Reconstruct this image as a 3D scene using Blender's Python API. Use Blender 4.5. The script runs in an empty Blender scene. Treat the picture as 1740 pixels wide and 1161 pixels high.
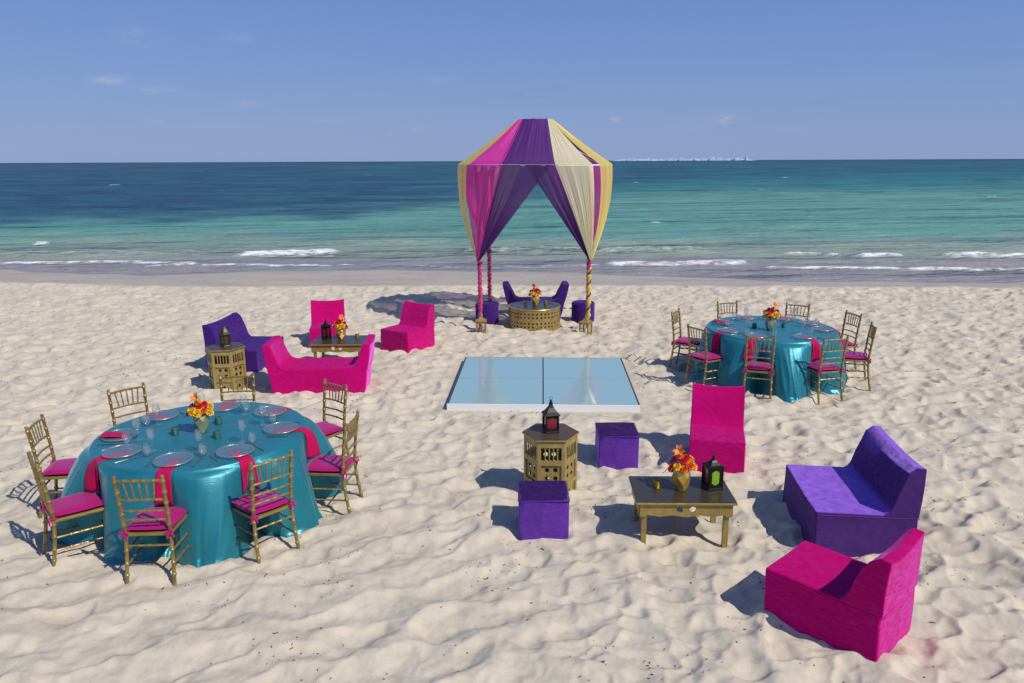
import bpy, bmesh, math, random
import numpy as np
from mathutils import Vector, Matrix
from mathutils.geometry import delaunay_2d_cdt
PI = math.pi
R = math.radians
sin, cos = math.sin, math.cos
random.seed(7)
C = bpy.context.scene.collection
SC = bpy.context.scene

# ------------------------------------------------------------------ camera
cam_d = bpy.data.cameras.new('camera'); cam = bpy.data.objects.new('camera', cam_d); C.objects.link(cam)
cam_d.sensor_width = 36; cam_d.lens = 1300 / 1740 * 36
cam_d.clip_start = 0.1; cam_d.clip_end = 60000
CAM_H = 3.3
cam.matrix_world = Matrix.Translation((0, 0, CAM_H)) @ Matrix.Rotation(R(90) - math.atan(307 / 1300), 4, 'X') @ Matrix.Rotation(R(-0.23), 4, 'Z')
SC.camera = cam

# ------------------------------------------------------------------ sky and sun
SUN_EL = R(46.5); SX, SY = 0.77, -0.64           # horizontal direction towards the sun
w = bpy.data.worlds.new('World'); SC.world = w; w.use_nodes = True
nt = w.node_tree; N = nt.nodes; LK = nt.links
for n in list(N): N.remove(n)
wout = N.new('ShaderNodeOutputWorld'); wbg = N.new('ShaderNodeBackground')
sky = N.new('ShaderNodeTexSky'); sky.sky_type = 'NISHITA'; sky.sun_disc = False
sky.sun_elevation = SUN_EL; sky.sun_rotation = math.atan2(SX, SY)
sky.air_density = 1.0; sky.dust_density = 0.3; sky.ozone_density = 4.0; sky.altitude = 0
wbg.inputs['Strength'].default_value = 0.085
def wmath(op, a, b=None, c=None):
    n = N.new('ShaderNodeMath'); n.operation = op
    for i, v in enumerate((a, b, c)):
        if v is None: continue
        if isinstance(v, (int, float)): n.inputs[i].default_value = v
        else: LK.new(v, n.inputs[i])
    return n.outputs[0]
tc = N.new('ShaderNodeTexCoord'); sep = N.new('ShaderNodeSeparateXYZ'); LK.new(tc.outputs['Generated'], sep.inputs[0])
az = wmath('ARCTAN2', sep.outputs[0], sep.outputs[1]); el = wmath('ARCSINE', sep.outputs[2])
cn = N.new('ShaderNodeTexNoise'); cn.inputs['Scale'].default_value = 60; cn.inputs['Detail'].default_value = 6; cn.inputs['Roughness'].default_value = 0.62
mp = N.new('ShaderNodeMapping'); mp.inputs['Scale'].default_value = (1, 1, 3.2)
LK.new(tc.outputs['Generated'], mp.inputs[0]); LK.new(mp.outputs[0], cn.inputs['Vector'])
nz = wmath('MULTIPLY', wmath('SUBTRACT', cn.outputs['Fac'], 0.36), 5.2)
bright = None; dark = None
for a0, e0, sa, se, k in [(-26.6, 5.1, .95, .28, .30), (-24.7, 7.8, 1.2, .5, .13), (-18.8, 8.1, 1.1, .4, .10), (-23.7, 4.6, 1.0, .25, .18), (-18.3, 3.8, .9, .25, .18),
                          (-6.8, 6.8, 1.3, .3, -.10), (-5.1, 5.7, .9, .28, .14), (2.9, 5.1, 1.2, .3, -.13), (1.1, 4.55, 1.9, .22, -.16), (15.1, 2.8, .8, .3, .22),
                          (7.4, 2.85, .5, .2, .22), (11.3, 3.4, .7, .12, -.14), (21.3, 3.75, .9, .2, -.13), (-13, 2.8, 1.3, .16, .12), (-24.2, 2.6, .5, .22, .16),
                          (-6.8, 2.3, .8, .2, .14), (-16.7, 5.5, 1.1, .3, -.08), (13, 2.4, 2.2, .35, .07), (-8.6, 2.0, .4, .18, .14), (19, 2.0, 1.6, .25, .06), (-20, 2.4, 2.5, .2, .06),
                          (38, 5, 2, .4, .2), (-44, 6, 2.5, .5, .2), (60, 4, 3, .5, .2), (-70, 7, 3, .6, .2)]:
    dx = wmath('DIVIDE', wmath('SUBTRACT', az, R(a0)), R(sa)); dy = wmath('DIVIDE', wmath('SUBTRACT', el, R(e0)), R(se))
    q = wmath('ADD', wmath('MULTIPLY', dx, dx), wmath('MULTIPLY', dy, dy))
    g = wmath('MULTIPLY', wmath('EXPONENT', wmath('MULTIPLY', q, -1.0)), abs(k))
    if k > 0: bright = g if bright is None else wmath('ADD', bright, g)
    else: dark = g if dark is None else wmath('ADD', dark, g)
bfac = wmath('MULTIPLY', bright, nz); dfac = wmath('MULTIPLY', dark, nz)
for f in (bfac, dfac): f.node.use_clamp = True
hr = N.new('ShaderNodeValToRGB'); LK.new(wmath('ABSOLUTE', sep.outputs[2]), hr.inputs[0]); he = hr.color_ramp.elements; he.new(.5); he.new(.5)
for i_, (p_, c_) in enumerate([(0, (.228, .328, .600)), (.08, (.200, .306, .615)), (.22, (.135, .250, .600)), (1, (.075, .155, .40))]): he[i_].position = p_; he[i_].color = (*c_, 1)
hv = N.new('ShaderNodeVectorMath'); hv.operation = 'SCALE'; hv.inputs['Scale'].default_value = 1 / .085; LK.new(hr.outputs[0], hv.inputs[0])
hs = N.new('ShaderNodeMix'); hs.data_type = 'RGBA'; hs.inputs[0].default_value = .84      # clear tropical blue over the Nishita sky
LK.new(sky.outputs[0], hs.inputs[6]); LK.new(hv.outputs[0], hs.inputs[7])
m1 = N.new('ShaderNodeMix'); m1.data_type = 'RGBA'; LK.new(dfac, m1.inputs[0]); LK.new(hs.outputs[2], m1.inputs[6]); m1.inputs[7].default_value = (1.5, 2.3, 4.6, 1)
m2 = N.new('ShaderNodeMix'); m2.data_type = 'RGBA'; LK.new(bfac, m2.inputs[0]); LK.new(m1.outputs[2], m2.inputs[6]); m2.inputs[7].default_value = (6.5, 6.3, 7.4, 1)
LK.new(m2.outputs[2], wbg.inputs[0]); LK.new(wbg.outputs[0], wout.inputs[0])

sd = bpy.data.lights.new('sun', 'SUN'); sd.energy = 4.1; sd.angle = R(0.53); sd.color = (1.0, 0.945, 0.845)
sun = bpy.data.objects.new('sun', sd); C.objects.link(sun)
sv = Vector((SX * cos(SUN_EL), SY * cos(SUN_EL), sin(SUN_EL)))
sun.rotation_euler = sv.to_track_quat('Z', 'Y').to_euler(); sun.location = (20, -20, 30)
SC.view_settings.view_transform = 'Standard'; SC.view_settings.look = 'None'
SC.view_settings.exposure = 0.0; SC.view_settings.gamma = 1
SC.render.engine = 'CYCLES'
SC.cycles.max_bounces = 10; SC.cycles.transparent_max_bounces = 24; SC.cycles.caustics_reflective = False; SC.cycles.caustics_refractive = False

# ------------------------------------------------------------------ noise helpers (numpy)
def _h(ix, iy, s):
    n = (ix.astype(np.int64) * 374761393 + iy.astype(np.int64) * 668265263 + s * 974634777) & 0xffffffff
    n = ((n ^ (n >> 13)) * 1274126177) & 0xffffffff
    n = ((n ^ (n >> 16)) * 2246822519) & 0xffffffff
    return ((n ^ (n >> 15)) & 0xffffff) / float(0xffffff)
def perlin(x, y, s=0):
    x = np.asarray(x, float); y = np.asarray(y, float)
    ix = np.floor(x); iy = np.floor(y); fx = x - ix; fy = y - iy
    def gr(i, j):
        a = _h(ix + i, iy + j, s) * 2 * PI
        return np.cos(a) * (fx - i) + np.sin(a) * (fy - j)
    u = fx ** 3 * (fx * (fx * 6 - 15) + 10); v = fy ** 3 * (fy * (fy * 6 - 15) + 10)
    return 1.5 * ((gr(0, 0) * (1 - u) + gr(1, 0) * u) * (1 - v) + (gr(0, 1) * (1 - u) + gr(1, 1) * u) * v)
def fbm(x, y, s=0, o=4):
    t = 0; a = 1.0
    for k in range(o): t = t + a * perlin(x * 2 ** k, y * 2 ** k, s + k * 17); a *= .5
    return t
def sstep(a, b, x):
    t = np.clip((x - a) / (b - a), 0, 1); return t * t * (3 - 2 * t)
def bowls(x, y, s, k=20.0):
    ix = np.floor(x); iy = np.floor(y); acc = 0; accw = 0
    for i in (-1, 0, 1):
        for j in (-1, 0, 1):
            jx = _h(ix + i, iy + j, s); jy = _h(ix + i, iy + j, s + 5); rr = _h(ix + i, iy + j, s + 9)
            an = _h(ix + i, iy + j, s + 11) * PI
            dx = x - (ix + i + .15 + .7 * jx); dy = y - (iy + j + .15 + .7 * jy)
            ca, sa = np.cos(an), np.sin(an)
            ex = dx * ca + dy * sa; ey = -dx * sa + dy * ca
            d = (ex * ex * .75 + ey * ey * 1.5) + rr * .25
            acc = acc + np.exp(-k * d)
    return -np.log(acc) / k

SHX = [-60, -26, -18, -12.5, -6.3, 2.5, 7.8, 15.3, 30, 60]; SHY = [27.5, 27.3, 26.9, 24.9, 26.4, 25.3, 23.2, 22.7, 23.5, 23]
DRX = [-60, -14.6, -9, 0, 13.5, 60]; DRY = [21.9, 21.6, 20.5, 20.6, 19.9, 19.7]
def smooth_interp(x, xs, ys):
    t = 0
    for d in (-1.6, -.8, 0, .8, 1.6): t = t + np.interp(x + d, xs, ys)
    return t / 5
def shore(x): return smooth_interp(x, SHX, SHY) + .12 * np.sin(x * 1.3) + .08 * np.sin(x * 2.9 + 1)
def dry(x): return smooth_interp(x, DRX, DRY) + .22 * perlin(x * .9, x * 0 + 3, 3)
FLAT = []          # rectangles where the sand is pressed flat: cx, cy, hx, hy, rot, level
FLAT.append((.47, 11.19, 1.33, 1.32, -2.3, -.008))
def sandh(x, y, full=False):
    x = np.asarray(x, float); y = np.asarray(y, float)
    dr = dry(x); sh = shore(x)
    rough = 1 - sstep(-.5, .15, y - dr)
    wx = x + .10 * perlin(x * 2.3, y * 2.3, 1) + .05 * perlin(x * 6, y * 6, 2); wy = y + .10 * perlin(x * 2.3 + 9, y * 2.3, 4) + .05 * perlin(x * 6, y * 6 + 4, 5)
    a = R(28); ex = (wx * cos(a) + wy * sin(a)); ey = (-wx * sin(a) + wy * cos(a))
    left = sstep(1.5, -1.0, x) * sstep(9, 5.5, y)           # the smoother, wind-combed area near the camera
    b1 = bowls(ex / .47, ey / .34, 21, 34)
    b2 = bowls(wx / .25 + 5, wy / .20, 33, 26)
    b3 = bowls(ex / .80 + 3, ey / .33, 57, 26)
    amp = .55 + .6 * (fbm(x * .55, y * .55, 8, 2) + .3)
    amp = np.clip(amp, .3, 1.15)
    b1 = np.minimum(b1, .62); b2 = np.minimum(b2, .6); b3 = np.minimum(b3, .6)
    h = (b1 - .33) * .175 * amp * (1 - .62 * left) + (b2 - .32) * .105 * (1 - .70 * left) + (b3 - .32) * .135 * left
    h = .050 * np.tanh(h / .050) + .004
    pits = bowls(wx / .62 + 11, wy / .55 + 3, 91, 26); h = h - .055 * sstep(.13, .03, pits) * (1 - .5 * left) * sstep(-.5, .5, fbm(x * .7, y * .7, 31, 2) + .15)
    h = h + .022 * fbm(x * .8, y * .8, 12, 3) + .006 * perlin(x * 9, y * 9, 14) + .0025 * perlin(x * 23, y * 23, 15)
    h = h * rough
    # beach profile down to the water and on below it
    fr = (y - dr) / (sh - dr)
    prof = np.where(fr < 0, 0, np.where(fr < 1, -.3 * np.clip(fr, 0, 1) ** 1.15, -.3 - (y - sh) * .05))
    berm = .03 * np.exp(-((y - dr + .3) / .35) ** 2)
    h = h + prof + berm
    for cx, cy, hx, hy, rt, lv in FLAT:
        c_, s_ = cos(R(rt)), sin(R(rt)); dx = x - cx; dy = y - cy
        u = np.abs(dx * c_ + dy * s_) - hx; v = np.abs(-dx * s_ + dy * c_) - hy
        m = sstep(.30, 0, np.maximum(u, v)); h = h * (1 - m) + lv * m
    return h

# ------------------------------------------------------------------ materials
def mat(name, base=(.5, .5, .5), rough=.5, metal=0.0, **kw):
    m = bpy.data.materials.new(name); m.use_nodes = True
    b = m.node_tree.nodes['Principled BSDF']
    b.inputs['Base Color'].default_value = (*base, 1); b.inputs['Roughness'].default_value = rough; b.inputs['Metallic'].default_value = metal
    for k, v in kw.items():
        k = k.replace('_', ' ')
        b.inputs[k].default_value = (*v, 1) if isinstance(v, tuple) and len(v) == 3 else v
    return m
def nodes(m):
    t = m.node_tree; return t, t.nodes, t.links, t.nodes['Principled BSDF']
def noise(t, scale, detail=4, rough=.55, coord='Object', stretch=None, dist=0):
    tcn = t.nodes.new('ShaderNodeTexCoord'); n = t.nodes.new('ShaderNodeTexNoise')
    n.inputs['Scale'].default_value = scale; n.inputs['Detail'].default_value = detail; n.inputs['Roughness'].default_value = rough; n.inputs['Distortion'].default_value = dist
    src = tcn.outputs[coord]
    if stretch:
        mpn = t.nodes.new('ShaderNodeMapping'); mpn.inputs['Scale'].default_value = stretch; t.links.new(src, mpn.inputs[0]); src = mpn.outputs[0]
    t.links.new(src, n.inputs['Vector']); return n
def ramp(t, src, stops):
    r = t.nodes.new('ShaderNodeValToRGB'); t.links.new(src, r.inputs[0]); e = r.color_ramp.elements
    while len(e) < len(stops): e.new(.5)
    for i, (p, c) in enumerate(stops): e[i].position = p; e[i].color = (*c, 1) if len(c) == 3 else c
    return r
def bump(t, src, strength, dist, prev=None):
    b = t.nodes.new('ShaderNodeBump'); b.inputs['Strength'].default_value = strength; b.inputs['Distance'].default_value = dist
    t.links.new(src, b.inputs['Height'])
    if prev: t.links.new(prev.outputs[0], b.inputs['Normal'])
    return b
M = {}
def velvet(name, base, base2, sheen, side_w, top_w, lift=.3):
    m = mat(name, base, .85, Sheen_Weight=.9, Sheen_Roughness=.32, Sheen_Tint=sheen, Specular_IOR_Level=.08)
    t, n, l, b = nodes(m)
    a = noise(t, 1.6, 3, .55, dist=.6); r = ramp(t, a.outputs[0], [(.30, base), (.72, base2)]); l.new(r.outputs[0], b.inputs['Base Color'])
    c = noise(t, 30, 4, .6, stretch=(.5, .5, 2.6)); d = noise(t, 2.1, 3, .5, dist=1.2); e = noise(t, 420, 2, .6)
    b1 = bump(t, d.outputs[0], .42, .04); b2 = bump(t, c.outputs[0], .09, .005, b1); b3 = bump(t, e.outputs[0], .25, .0012, b2); l.new(b3.outputs[0], b.inputs['Normal'])
    # lit and shaded look of side and top panels, painted into sheen and base colour
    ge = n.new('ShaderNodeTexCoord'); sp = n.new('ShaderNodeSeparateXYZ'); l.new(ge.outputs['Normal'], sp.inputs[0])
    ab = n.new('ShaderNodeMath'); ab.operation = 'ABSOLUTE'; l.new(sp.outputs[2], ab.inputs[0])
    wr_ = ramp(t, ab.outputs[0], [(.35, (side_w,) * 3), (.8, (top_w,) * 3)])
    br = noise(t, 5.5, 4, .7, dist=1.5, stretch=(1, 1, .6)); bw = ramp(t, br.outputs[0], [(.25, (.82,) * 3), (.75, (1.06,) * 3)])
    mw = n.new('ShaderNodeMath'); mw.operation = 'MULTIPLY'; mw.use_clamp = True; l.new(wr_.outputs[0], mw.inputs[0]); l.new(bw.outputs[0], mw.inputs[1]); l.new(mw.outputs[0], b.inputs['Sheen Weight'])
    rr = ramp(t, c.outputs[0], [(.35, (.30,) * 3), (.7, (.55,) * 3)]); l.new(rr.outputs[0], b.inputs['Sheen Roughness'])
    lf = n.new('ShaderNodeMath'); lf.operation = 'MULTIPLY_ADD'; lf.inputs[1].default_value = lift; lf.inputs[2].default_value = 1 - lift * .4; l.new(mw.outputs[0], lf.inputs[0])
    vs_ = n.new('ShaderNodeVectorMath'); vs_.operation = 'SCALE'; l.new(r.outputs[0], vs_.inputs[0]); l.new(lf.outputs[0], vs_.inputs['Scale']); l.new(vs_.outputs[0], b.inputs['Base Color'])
    return m
M['pink_velvet'] = velvet('pink_velvet', (.40, .0, .100), (.49, .0, .145), (1, .24, 1), 1.0, .25, .22)
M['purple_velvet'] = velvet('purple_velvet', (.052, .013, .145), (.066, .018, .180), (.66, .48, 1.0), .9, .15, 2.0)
M['purple_velvet_shaded'] = velvet('purple_velvet_shaded', (.040, .010, .130), (.050, .014, .160), (.60, .42, 1.0), .55, .25, .5)  # same purple velvet, shade on the seats put into a darker colour
M['purple_velvet_lit'] = velvet('purple_velvet_lit', (.085, .028, .195), (.105, .038, .240), (.70, .52, 1.0), .30, 1.0, 2.6)  # same purple velvet, lit seat top put into colour and sheen
def paint_gold(name, base, metal, rough):
    m = mat(name, base, rough, metal); t, n, l, b = nodes(m)
    a = noise(t, 14, 4, .6); r = ramp(t, a.outputs[0], [(.3, tuple(v * .72 for v in base)), (.7, tuple(min(1, v * 1.15) for v in base))]); l.new(r.outputs[0], b.inputs['Base Color'])
    c = noise(t, 60, 3, .6); rr = ramp(t, c.outputs[0], [(.3, (rough * .8,) * 3), (.7, (min(1, rough * 1.3),) * 3)]); l.new(rr.outputs[0], b.inputs['Roughness'])
    b1 = bump(t, c.outputs[0], .12, .002); l.new(b1.outputs[0], b.inputs['Normal'])
    return m
M['chair_gold'] = paint_gold('chair_gold', (.33, .235, .075), .45, .34)
M['gold'] = paint_gold('gold', (.40, .285, .085), .4, .42)
M['side_table_gold'] = paint_gold('side_table_gold', (.40, .29, .10), .25, .5)
M['drum_gold'] = paint_gold('drum_gold', (.42, .30, .11), .5, .38)
M['vase_gold'] = paint_gold('vase_gold', (.78, .52, .12), .65, .3)
M['vase_sage'] = paint_gold('vase_sage', (.34, .35, .20), .45, .35)
M['dark_top'] = mat('dark_top', (.085, .068, .045), .2, .5); t, n, l, b = nodes(M['dark_top'])
a = noise(t, 9, 5, .7); rr = ramp(t, a.outputs[0], [(.3, (.20,) * 3), (.75, (.36,) * 3)]); l.new(rr.outputs[0], b.inputs['Roughness'])
M['brown_top'] = mat('brown_top', (.10, .07, .045), .34, .35); t, n, l, b = nodes(M['brown_top'])
a = noise(t, 12, 5, .7); rr = ramp(t, a.outputs[0], [(.3, (.26,) * 3), (.75, (.5,) * 3)]); l.new(rr.outputs[0], b.inputs['Roughness'])
M['white'] = mat('white', (.75, .76, .76), .4)
M['black_iron'] = mat('black_iron', (.018, .016, .015), .42, .6)
M['bronze_iron'] = mat('bronze_iron', (.075, .06, .04), .45, .7)
M['silver'] = mat('silver', (.55, .55, .55), .22, 1)
M['candle'] = mat('candle', (.75, .70, .55), .5, 0, Subsurface_Weight=.3)
M['wick_candle_green'] = mat('wick_candle_green', (.62, .66, .05), .5, 0)
def satin(name, base, base2, rough=.34):
    m = mat(name, base, rough, .38, Sheen_Weight=.35, Sheen_Roughness=.4, Sheen_Tint=(.4, .9, 1), Specular_IOR_Level=.6)
    t, n, l, b = nodes(m)
    a = noise(t, 2.0, 4, .6); r = ramp(t, a.outputs[0], [(.3, base), (.7, base2)]); l.new(r.outputs[0], b.inputs['Base Color'])
    slub = noise(t, 60, 3, .7, stretch=(.08, .08, 3.0)); wr = noise(t, 5.0, 5, .62, dist=1.8)
    b1 = bump(t, wr.outputs[0], .13, .03); b2 = bump(t, slub.outputs[0], .08, .003, b1); l.new(b2.outputs[0], b.inputs['Normal'])
    return m
M['teal_satin'] = satin('teal_satin', (.008, .165, .215), (.015, .215, .275), .40)
M['cushion'] = mat('cushion', (.45, .0, .145), .36, .2, Sheen_Weight=.35, Sheen_Tint=(1, .4, .8)); t, n, l, b = nodes(M['cushion'])
a = noise(t, 9, 3, .6); b1 = bump(t, a.outputs[0], .35, .012); l.new(b1.outputs[0], b.inputs['Normal'])
M['napkin'] = mat('napkin', (.43, .0, .075), .8, 0, Sheen_Weight=.05, Specular_IOR_Level=.2); t, n, l, b = nodes(M['napkin'])
a = noise(t, 14, 3, .6, stretch=(1, 1, .4)); b1 = bump(t, a.outputs[0], .3, .01); l.new(b1.outputs[0], b.inputs['Normal'])
def thin_glass(name, tint=(1, 1, 1), amount=.08, rough=.03, body=0.0, bodycol=(1, 1, 1), edge=.45):
    m = bpy.data.materials.new(name); m.use_nodes = True; t = m.node_tree; n = t.nodes; l = t.links
    n.clear(); o = n.new('ShaderNodeOutputMaterial'); tr = n.new('ShaderNodeBsdfTransparent'); gl = n.new('ShaderNodeBsdfGlossy'); mx = n.new('ShaderNodeMixShader')
    tr.inputs[0].default_value = (*tint, 1); gl.inputs['Roughness'].default_value = rough
    fr = n.new('ShaderNodeLayerWeight'); fr.inputs[0].default_value = .5
    pw = n.new('ShaderNodeMath'); pw.operation = 'POWER'; pw.inputs[1].default_value = 3.0; l.new(fr.outputs['Facing'], pw.inputs[0])
    ad = n.new('ShaderNodeMath'); ad.operation = 'MULTIPLY_ADD'; ad.use_clamp = True; ad.inputs[1].default_value = edge; ad.inputs[2].default_value = amount; l.new(pw.outputs[0], ad.inputs[0])
    l.new(ad.outputs[0], mx.inputs[0]); src = tr.outputs[0]
    if body > 0:
        df = n.new('ShaderNodeBsdfPrincipled'); df.inputs['Base Color'].default_value = (*bodycol, 1); df.inputs['Roughness'].default_value = .35
        m2 = n.new('ShaderNodeMixShader'); m2.inputs[0].default_value = body; l.new(src, m2.inputs[1]); l.new(df.outputs[0], m2.inputs[2]); src = m2.outputs[0]
    l.new(src, mx.inputs[1]); l.new(gl.outputs[0], mx.inputs[2]); l.new(mx.outputs[0], o.inputs[0]); return m
M['glass'] = thin_glass('glass', (.97, .98, .98), .06, .05, .045, (.85, .9, .95), 1.0)
M['plate_glass'] = thin_glass('plate_glass', (.95, .96, .98), .05, .08, .07, (.6, .66, .75), .3)
M['red_glass'] = thin_glass('red_glass', (.5, .02, .03), .05, .1, .55, (.34, .01, .04))
M['rose_glass'] = thin_glass('rose_glass', (.8, .3, .25), .05, .15, .5, (.42, .14, .12))
M['green_glass'] = thin_glass('green_glass', (.4, .8, .03), .03, .1, .6, (.30, .60, .02))
M['amber_glass'] = thin_glass('amber_glass', (.45, .48, .25), .06, .1, .35, (.10, .10, .03))
M['clear_pane'] = thin_glass('clear_pane', (.92, .93, .92), .06)
M['votive_green'] = mat('votive_green', (.12, .25, .20), .22, .55)
M['votive_gold'] = mat('votive_gold', (.75, .52, .10), .25, .8)
M['petal_red'] = mat('petal_red', (.62, .015, .008), .6); M['petal_orange'] = mat('petal_orange', (.75, .13, .01), .6); M['petal_yellow'] = mat('petal_yellow', (.80, .50, .01), .6)
M['petal_magenta'] = mat('petal_magenta', (.30, .01, .13), .6); M['petal_peach'] = mat('petal_peach', (.72, .22, .04), .6)
M['leaf'] = mat('leaf', (.035, .075, .02), .55)
for k in list(M):
    if k.startswith('petal'):
        t, n, l, b = nodes(M[k]); b.inputs['Subsurface Weight'].default_value = .12; b.inputs['Subsurface Radius'].default_value = (.01, .006, .004)
def sheer(name, col, opac, shine=.15):
    m = bpy.data.materials.new(name); m.use_nodes = True; t = m.node_tree; n = t.nodes; l = t.links; n.clear()
    o = n.new('ShaderNodeOutputMaterial'); tr = n.new('ShaderNodeBsdfTransparent'); df = n.new('ShaderNodeBsdfDiffuse'); tl = n.new('ShaderNodeBsdfTranslucent')
    sh = n.new('ShaderNodeBsdfGlossy'); sh.inputs['Roughness'].default_value = .38; sh.inputs[0].default_value = (*[min(1, v * .6 + .4) for v in col], 1)
    df.inputs[0].default_value = (*col, 1); tl.inputs[0].default_value = (*col, 1)
    tr.inputs[0].default_value = (*[.55 + .45 * min(1, v * 1.4) for v in col], 1)
    a = n.new('ShaderNodeMixShader'); a.inputs[0].default_value = .42; l.new(df.outputs[0], a.inputs[1]); l.new(tl.outputs[0], a.inputs[2])
    b_ = n.new('ShaderNodeMixShader'); b_.inputs[0].default_value = shine; l.new(a.outputs[0], b_.inputs[1]); l.new(sh.outputs[0], b_.inputs[2])
    lw = n.new('ShaderNodeLayerWeight'); lw.inputs[0].default_value = .35
    at = n.new('ShaderNodeAttribute'); at.attribute_name = 'fold'
    ma = n.new('ShaderNodeMath'); ma.operation = 'MULTIPLY_ADD'; ma.inputs[1].default_value = .5; ma.inputs[2].default_value = opac; l.new(lw.outputs['Facing'], ma.inputs[0])
    mb = n.new('ShaderNodeMath'); mb.operation = 'ADD'; mb.use_clamp = True; l.new(ma.outputs[0], mb.inputs[0]); l.new(at.outputs['Fac'], mb.inputs[1])
    c_ = n.new('ShaderNodeMixShader'); l.new(mb.outputs[0], c_.inputs[0]); l.new(tr.outputs[0], c_.inputs[1]); l.new(b_.outputs[0], c_.inputs[2]); l.new(c_.outputs[0], o.inputs[0])
    return m
M['sheer_magenta'] = sheer('sheer_magenta', (1.0, .06, .50), .44)
M['sheer_purple'] = sheer('sheer_purple', (.125, .03, .225), .74, .10)
M['sheer_yellow'] = sheer('sheer_yellow', (1.0, .78, .17), .50, .3)
M['sheer_cream'] = sheer('sheer_cream', (.93, .93, .56), .52, .22)
M['wrap_magenta'] = mat('wrap_magenta', (.55, .005, .13), .5, Sheen_Weight=.4); M['wrap_purple'] = mat('wrap_purple', (.05, .015, .11), .5, Sheen_Weight=.3); M['wrap_gold'] = mat('wrap_gold', (.62, .40, .04), .45, Sheen_Weight=.3)

# ------------------------------------------------------------------ mesh builder
class MB:
    def __init__(s): s.v = []; s.f = []; s.mi = []; s.cur = 0
    def add(s, vs, fs, T=None):
        o = len(s.v)
        s.v += [tuple(T @ Vector(p)) if T is not None else tuple(p) for p in vs]
        s.f += [tuple(i + o for i in q) for q in fs]; s.mi += [s.cur] * len(fs); return s
    def box(s, c, d, T=None):
        x, y, z = c; a, b, e = d[0] / 2, d[1] / 2, d[2] / 2
        vs = [(x + i * a, y + j * b, z + k * e) for i in (-1, 1) for j in (-1, 1) for k in (-1, 1)]
        return s.add(vs, [(0, 1, 3, 2), (4, 6, 7, 5), (0, 4, 5, 1), (2, 3, 7, 6), (0, 2, 6, 4), (1, 5, 7, 3)], T)
    def tube(s, path, rad, n=8, T=None, cap=True):
        path = [Vector(p) for p in path]; rings = []
        up = None
        for i, p in enumerate(path):
            d = (path[min(i + 1, len(path) - 1)] - path[max(i - 1, 0)]).normalized()
            if up is None: up = Vector((0, 0, 1)) if abs(d.z) < .9 else Vector((1, 0, 0))
            a = d.cross(up).normalized(); b = a.cross(d).normalized(); up = b
            r = rad[i] if isinstance(rad, (list, tuple)) else rad
            rings.append([p + (a * cos(2 * PI * k / n) + b * sin(2 * PI * k / n)) * r for k in range(n)])
        vs = [q for ring in rings for q in ring]; fs = []
        for i in range(len(rings) - 1):
            for k in range(n): fs.append((i * n + k, i * n + (k + 1) % n, (i + 1) * n + (k + 1) % n, (i + 1) * n + k))
        if cap: fs.append(tuple(range(n - 1, -1, -1))); fs.append(tuple((len(rings) - 1) * n + k for k in range(n)))
        return s.add(vs, fs, T)
    def lathe(s, prof, n=24, T=None, off=0):
        vs = [(r * cos(2 * PI * k / n + off), r * sin(2 * PI * k / n + off), z) for r, z in prof for k in range(n)]; fs = []
        for i in range(len(prof) - 1):
            for k in range(n): fs.append((i * n + k, i * n + (k + 1) % n, (i + 1) * n + (k + 1) % n, (i + 1) * n + k))
        return s.add(vs, fs, T)
    def grid(s, pts, nu, nv, T=None, wrap=False):
        fs = []
        for i in range(nu - 1):
            for j in range(nv if wrap else nv - 1): fs.append((i * nv + j, i * nv + (j + 1) % nv, (i + 1) * nv + (j + 1) % nv, (i + 1) * nv + j))
        return s.add(pts, fs, T)
    def build(s, name, mats, parent=None, smooth=False, clean=True):
        me = bpy.data.meshes.new(name); me.from_pydata(s.v, [], s.f)
        if not isinstance(mats, (list, tuple)): mats = [mats]
        for m in mats: me.materials.append(m)
        me.polygons.foreach_set('material_index', s.mi)
        me.validate()
        if clean:
            bm = bmesh.new(); bm.from_mesh(me); bmesh.ops.remove_doubles(bm, verts=bm.verts, dist=1e-5); bmesh.ops.recalc_face_normals(bm, faces=bm.faces); bm.to_mesh(me); bm.free()
        if smooth:
            me.polygons.foreach_set('use_smooth', [True] * len(me.polygons))
            try: me.set_sharp_from_angle(angle=R(smooth if smooth is not True else 40))
            except Exception: pass
        o = bpy.data.objects.new(name, me); C.objects.link(o)
        if parent is not None: o.parent = parent
        return o
def tag(o, label=None, cat=None, group=None, kind=None):
    if label: o['label'] = label
    if cat: o['category'] = cat
    if group: o['group'] = group
    if kind: o['kind'] = kind
    return o
def empty(name, loc, rz=0, label=None, cat=None, group=None):
    o = bpy.data.objects.new(name, None); C.objects.link(o); o.location = loc; o.rotation_euler = (0, 0, rz); o.empty_display_size = .1
    return tag(o, label, cat, group)
def copy_tree(o, parent=None):
    c = o.copy(); C.objects.link(c)
    if parent is not None: c.parent = parent
    for ch in list(KIDS.get(o.name, [])): copy_tree(ch, c)
    return c
KIDS = {}
def freeze(root):
    def rec(o):
        KIDS[o.name] = [c for c in bpy.data.objects if c.parent == o]
        for c in KIDS[o.name]: rec(c)
    rec(root); return root
def rot2(x, y, a): return x * cos(a) - y * sin(a), x * sin(a) + y * cos(a)
def inside(p, poly):
    x, y = p; c = False; n = len(poly)
    for i in range(n):
        x1, y1 = poly[i]; x2, y2 = poly[(i + 1) % n]
        if (y1 > y) != (y2 > y) and x < (x2 - x1) * (y - y1) / (y2 - y1) + x1: c = not c
    return c
def circ(cx, cy, r, n=12): return [(cx + r * cos(2 * PI * k / n), cy + r * sin(2 * PI * k / n)) for k in range(n)]
def rect(x0, z0, x1, z1): return [(x0, z0), (x1, z0), (x1, z1), (x0, z1)]
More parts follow.
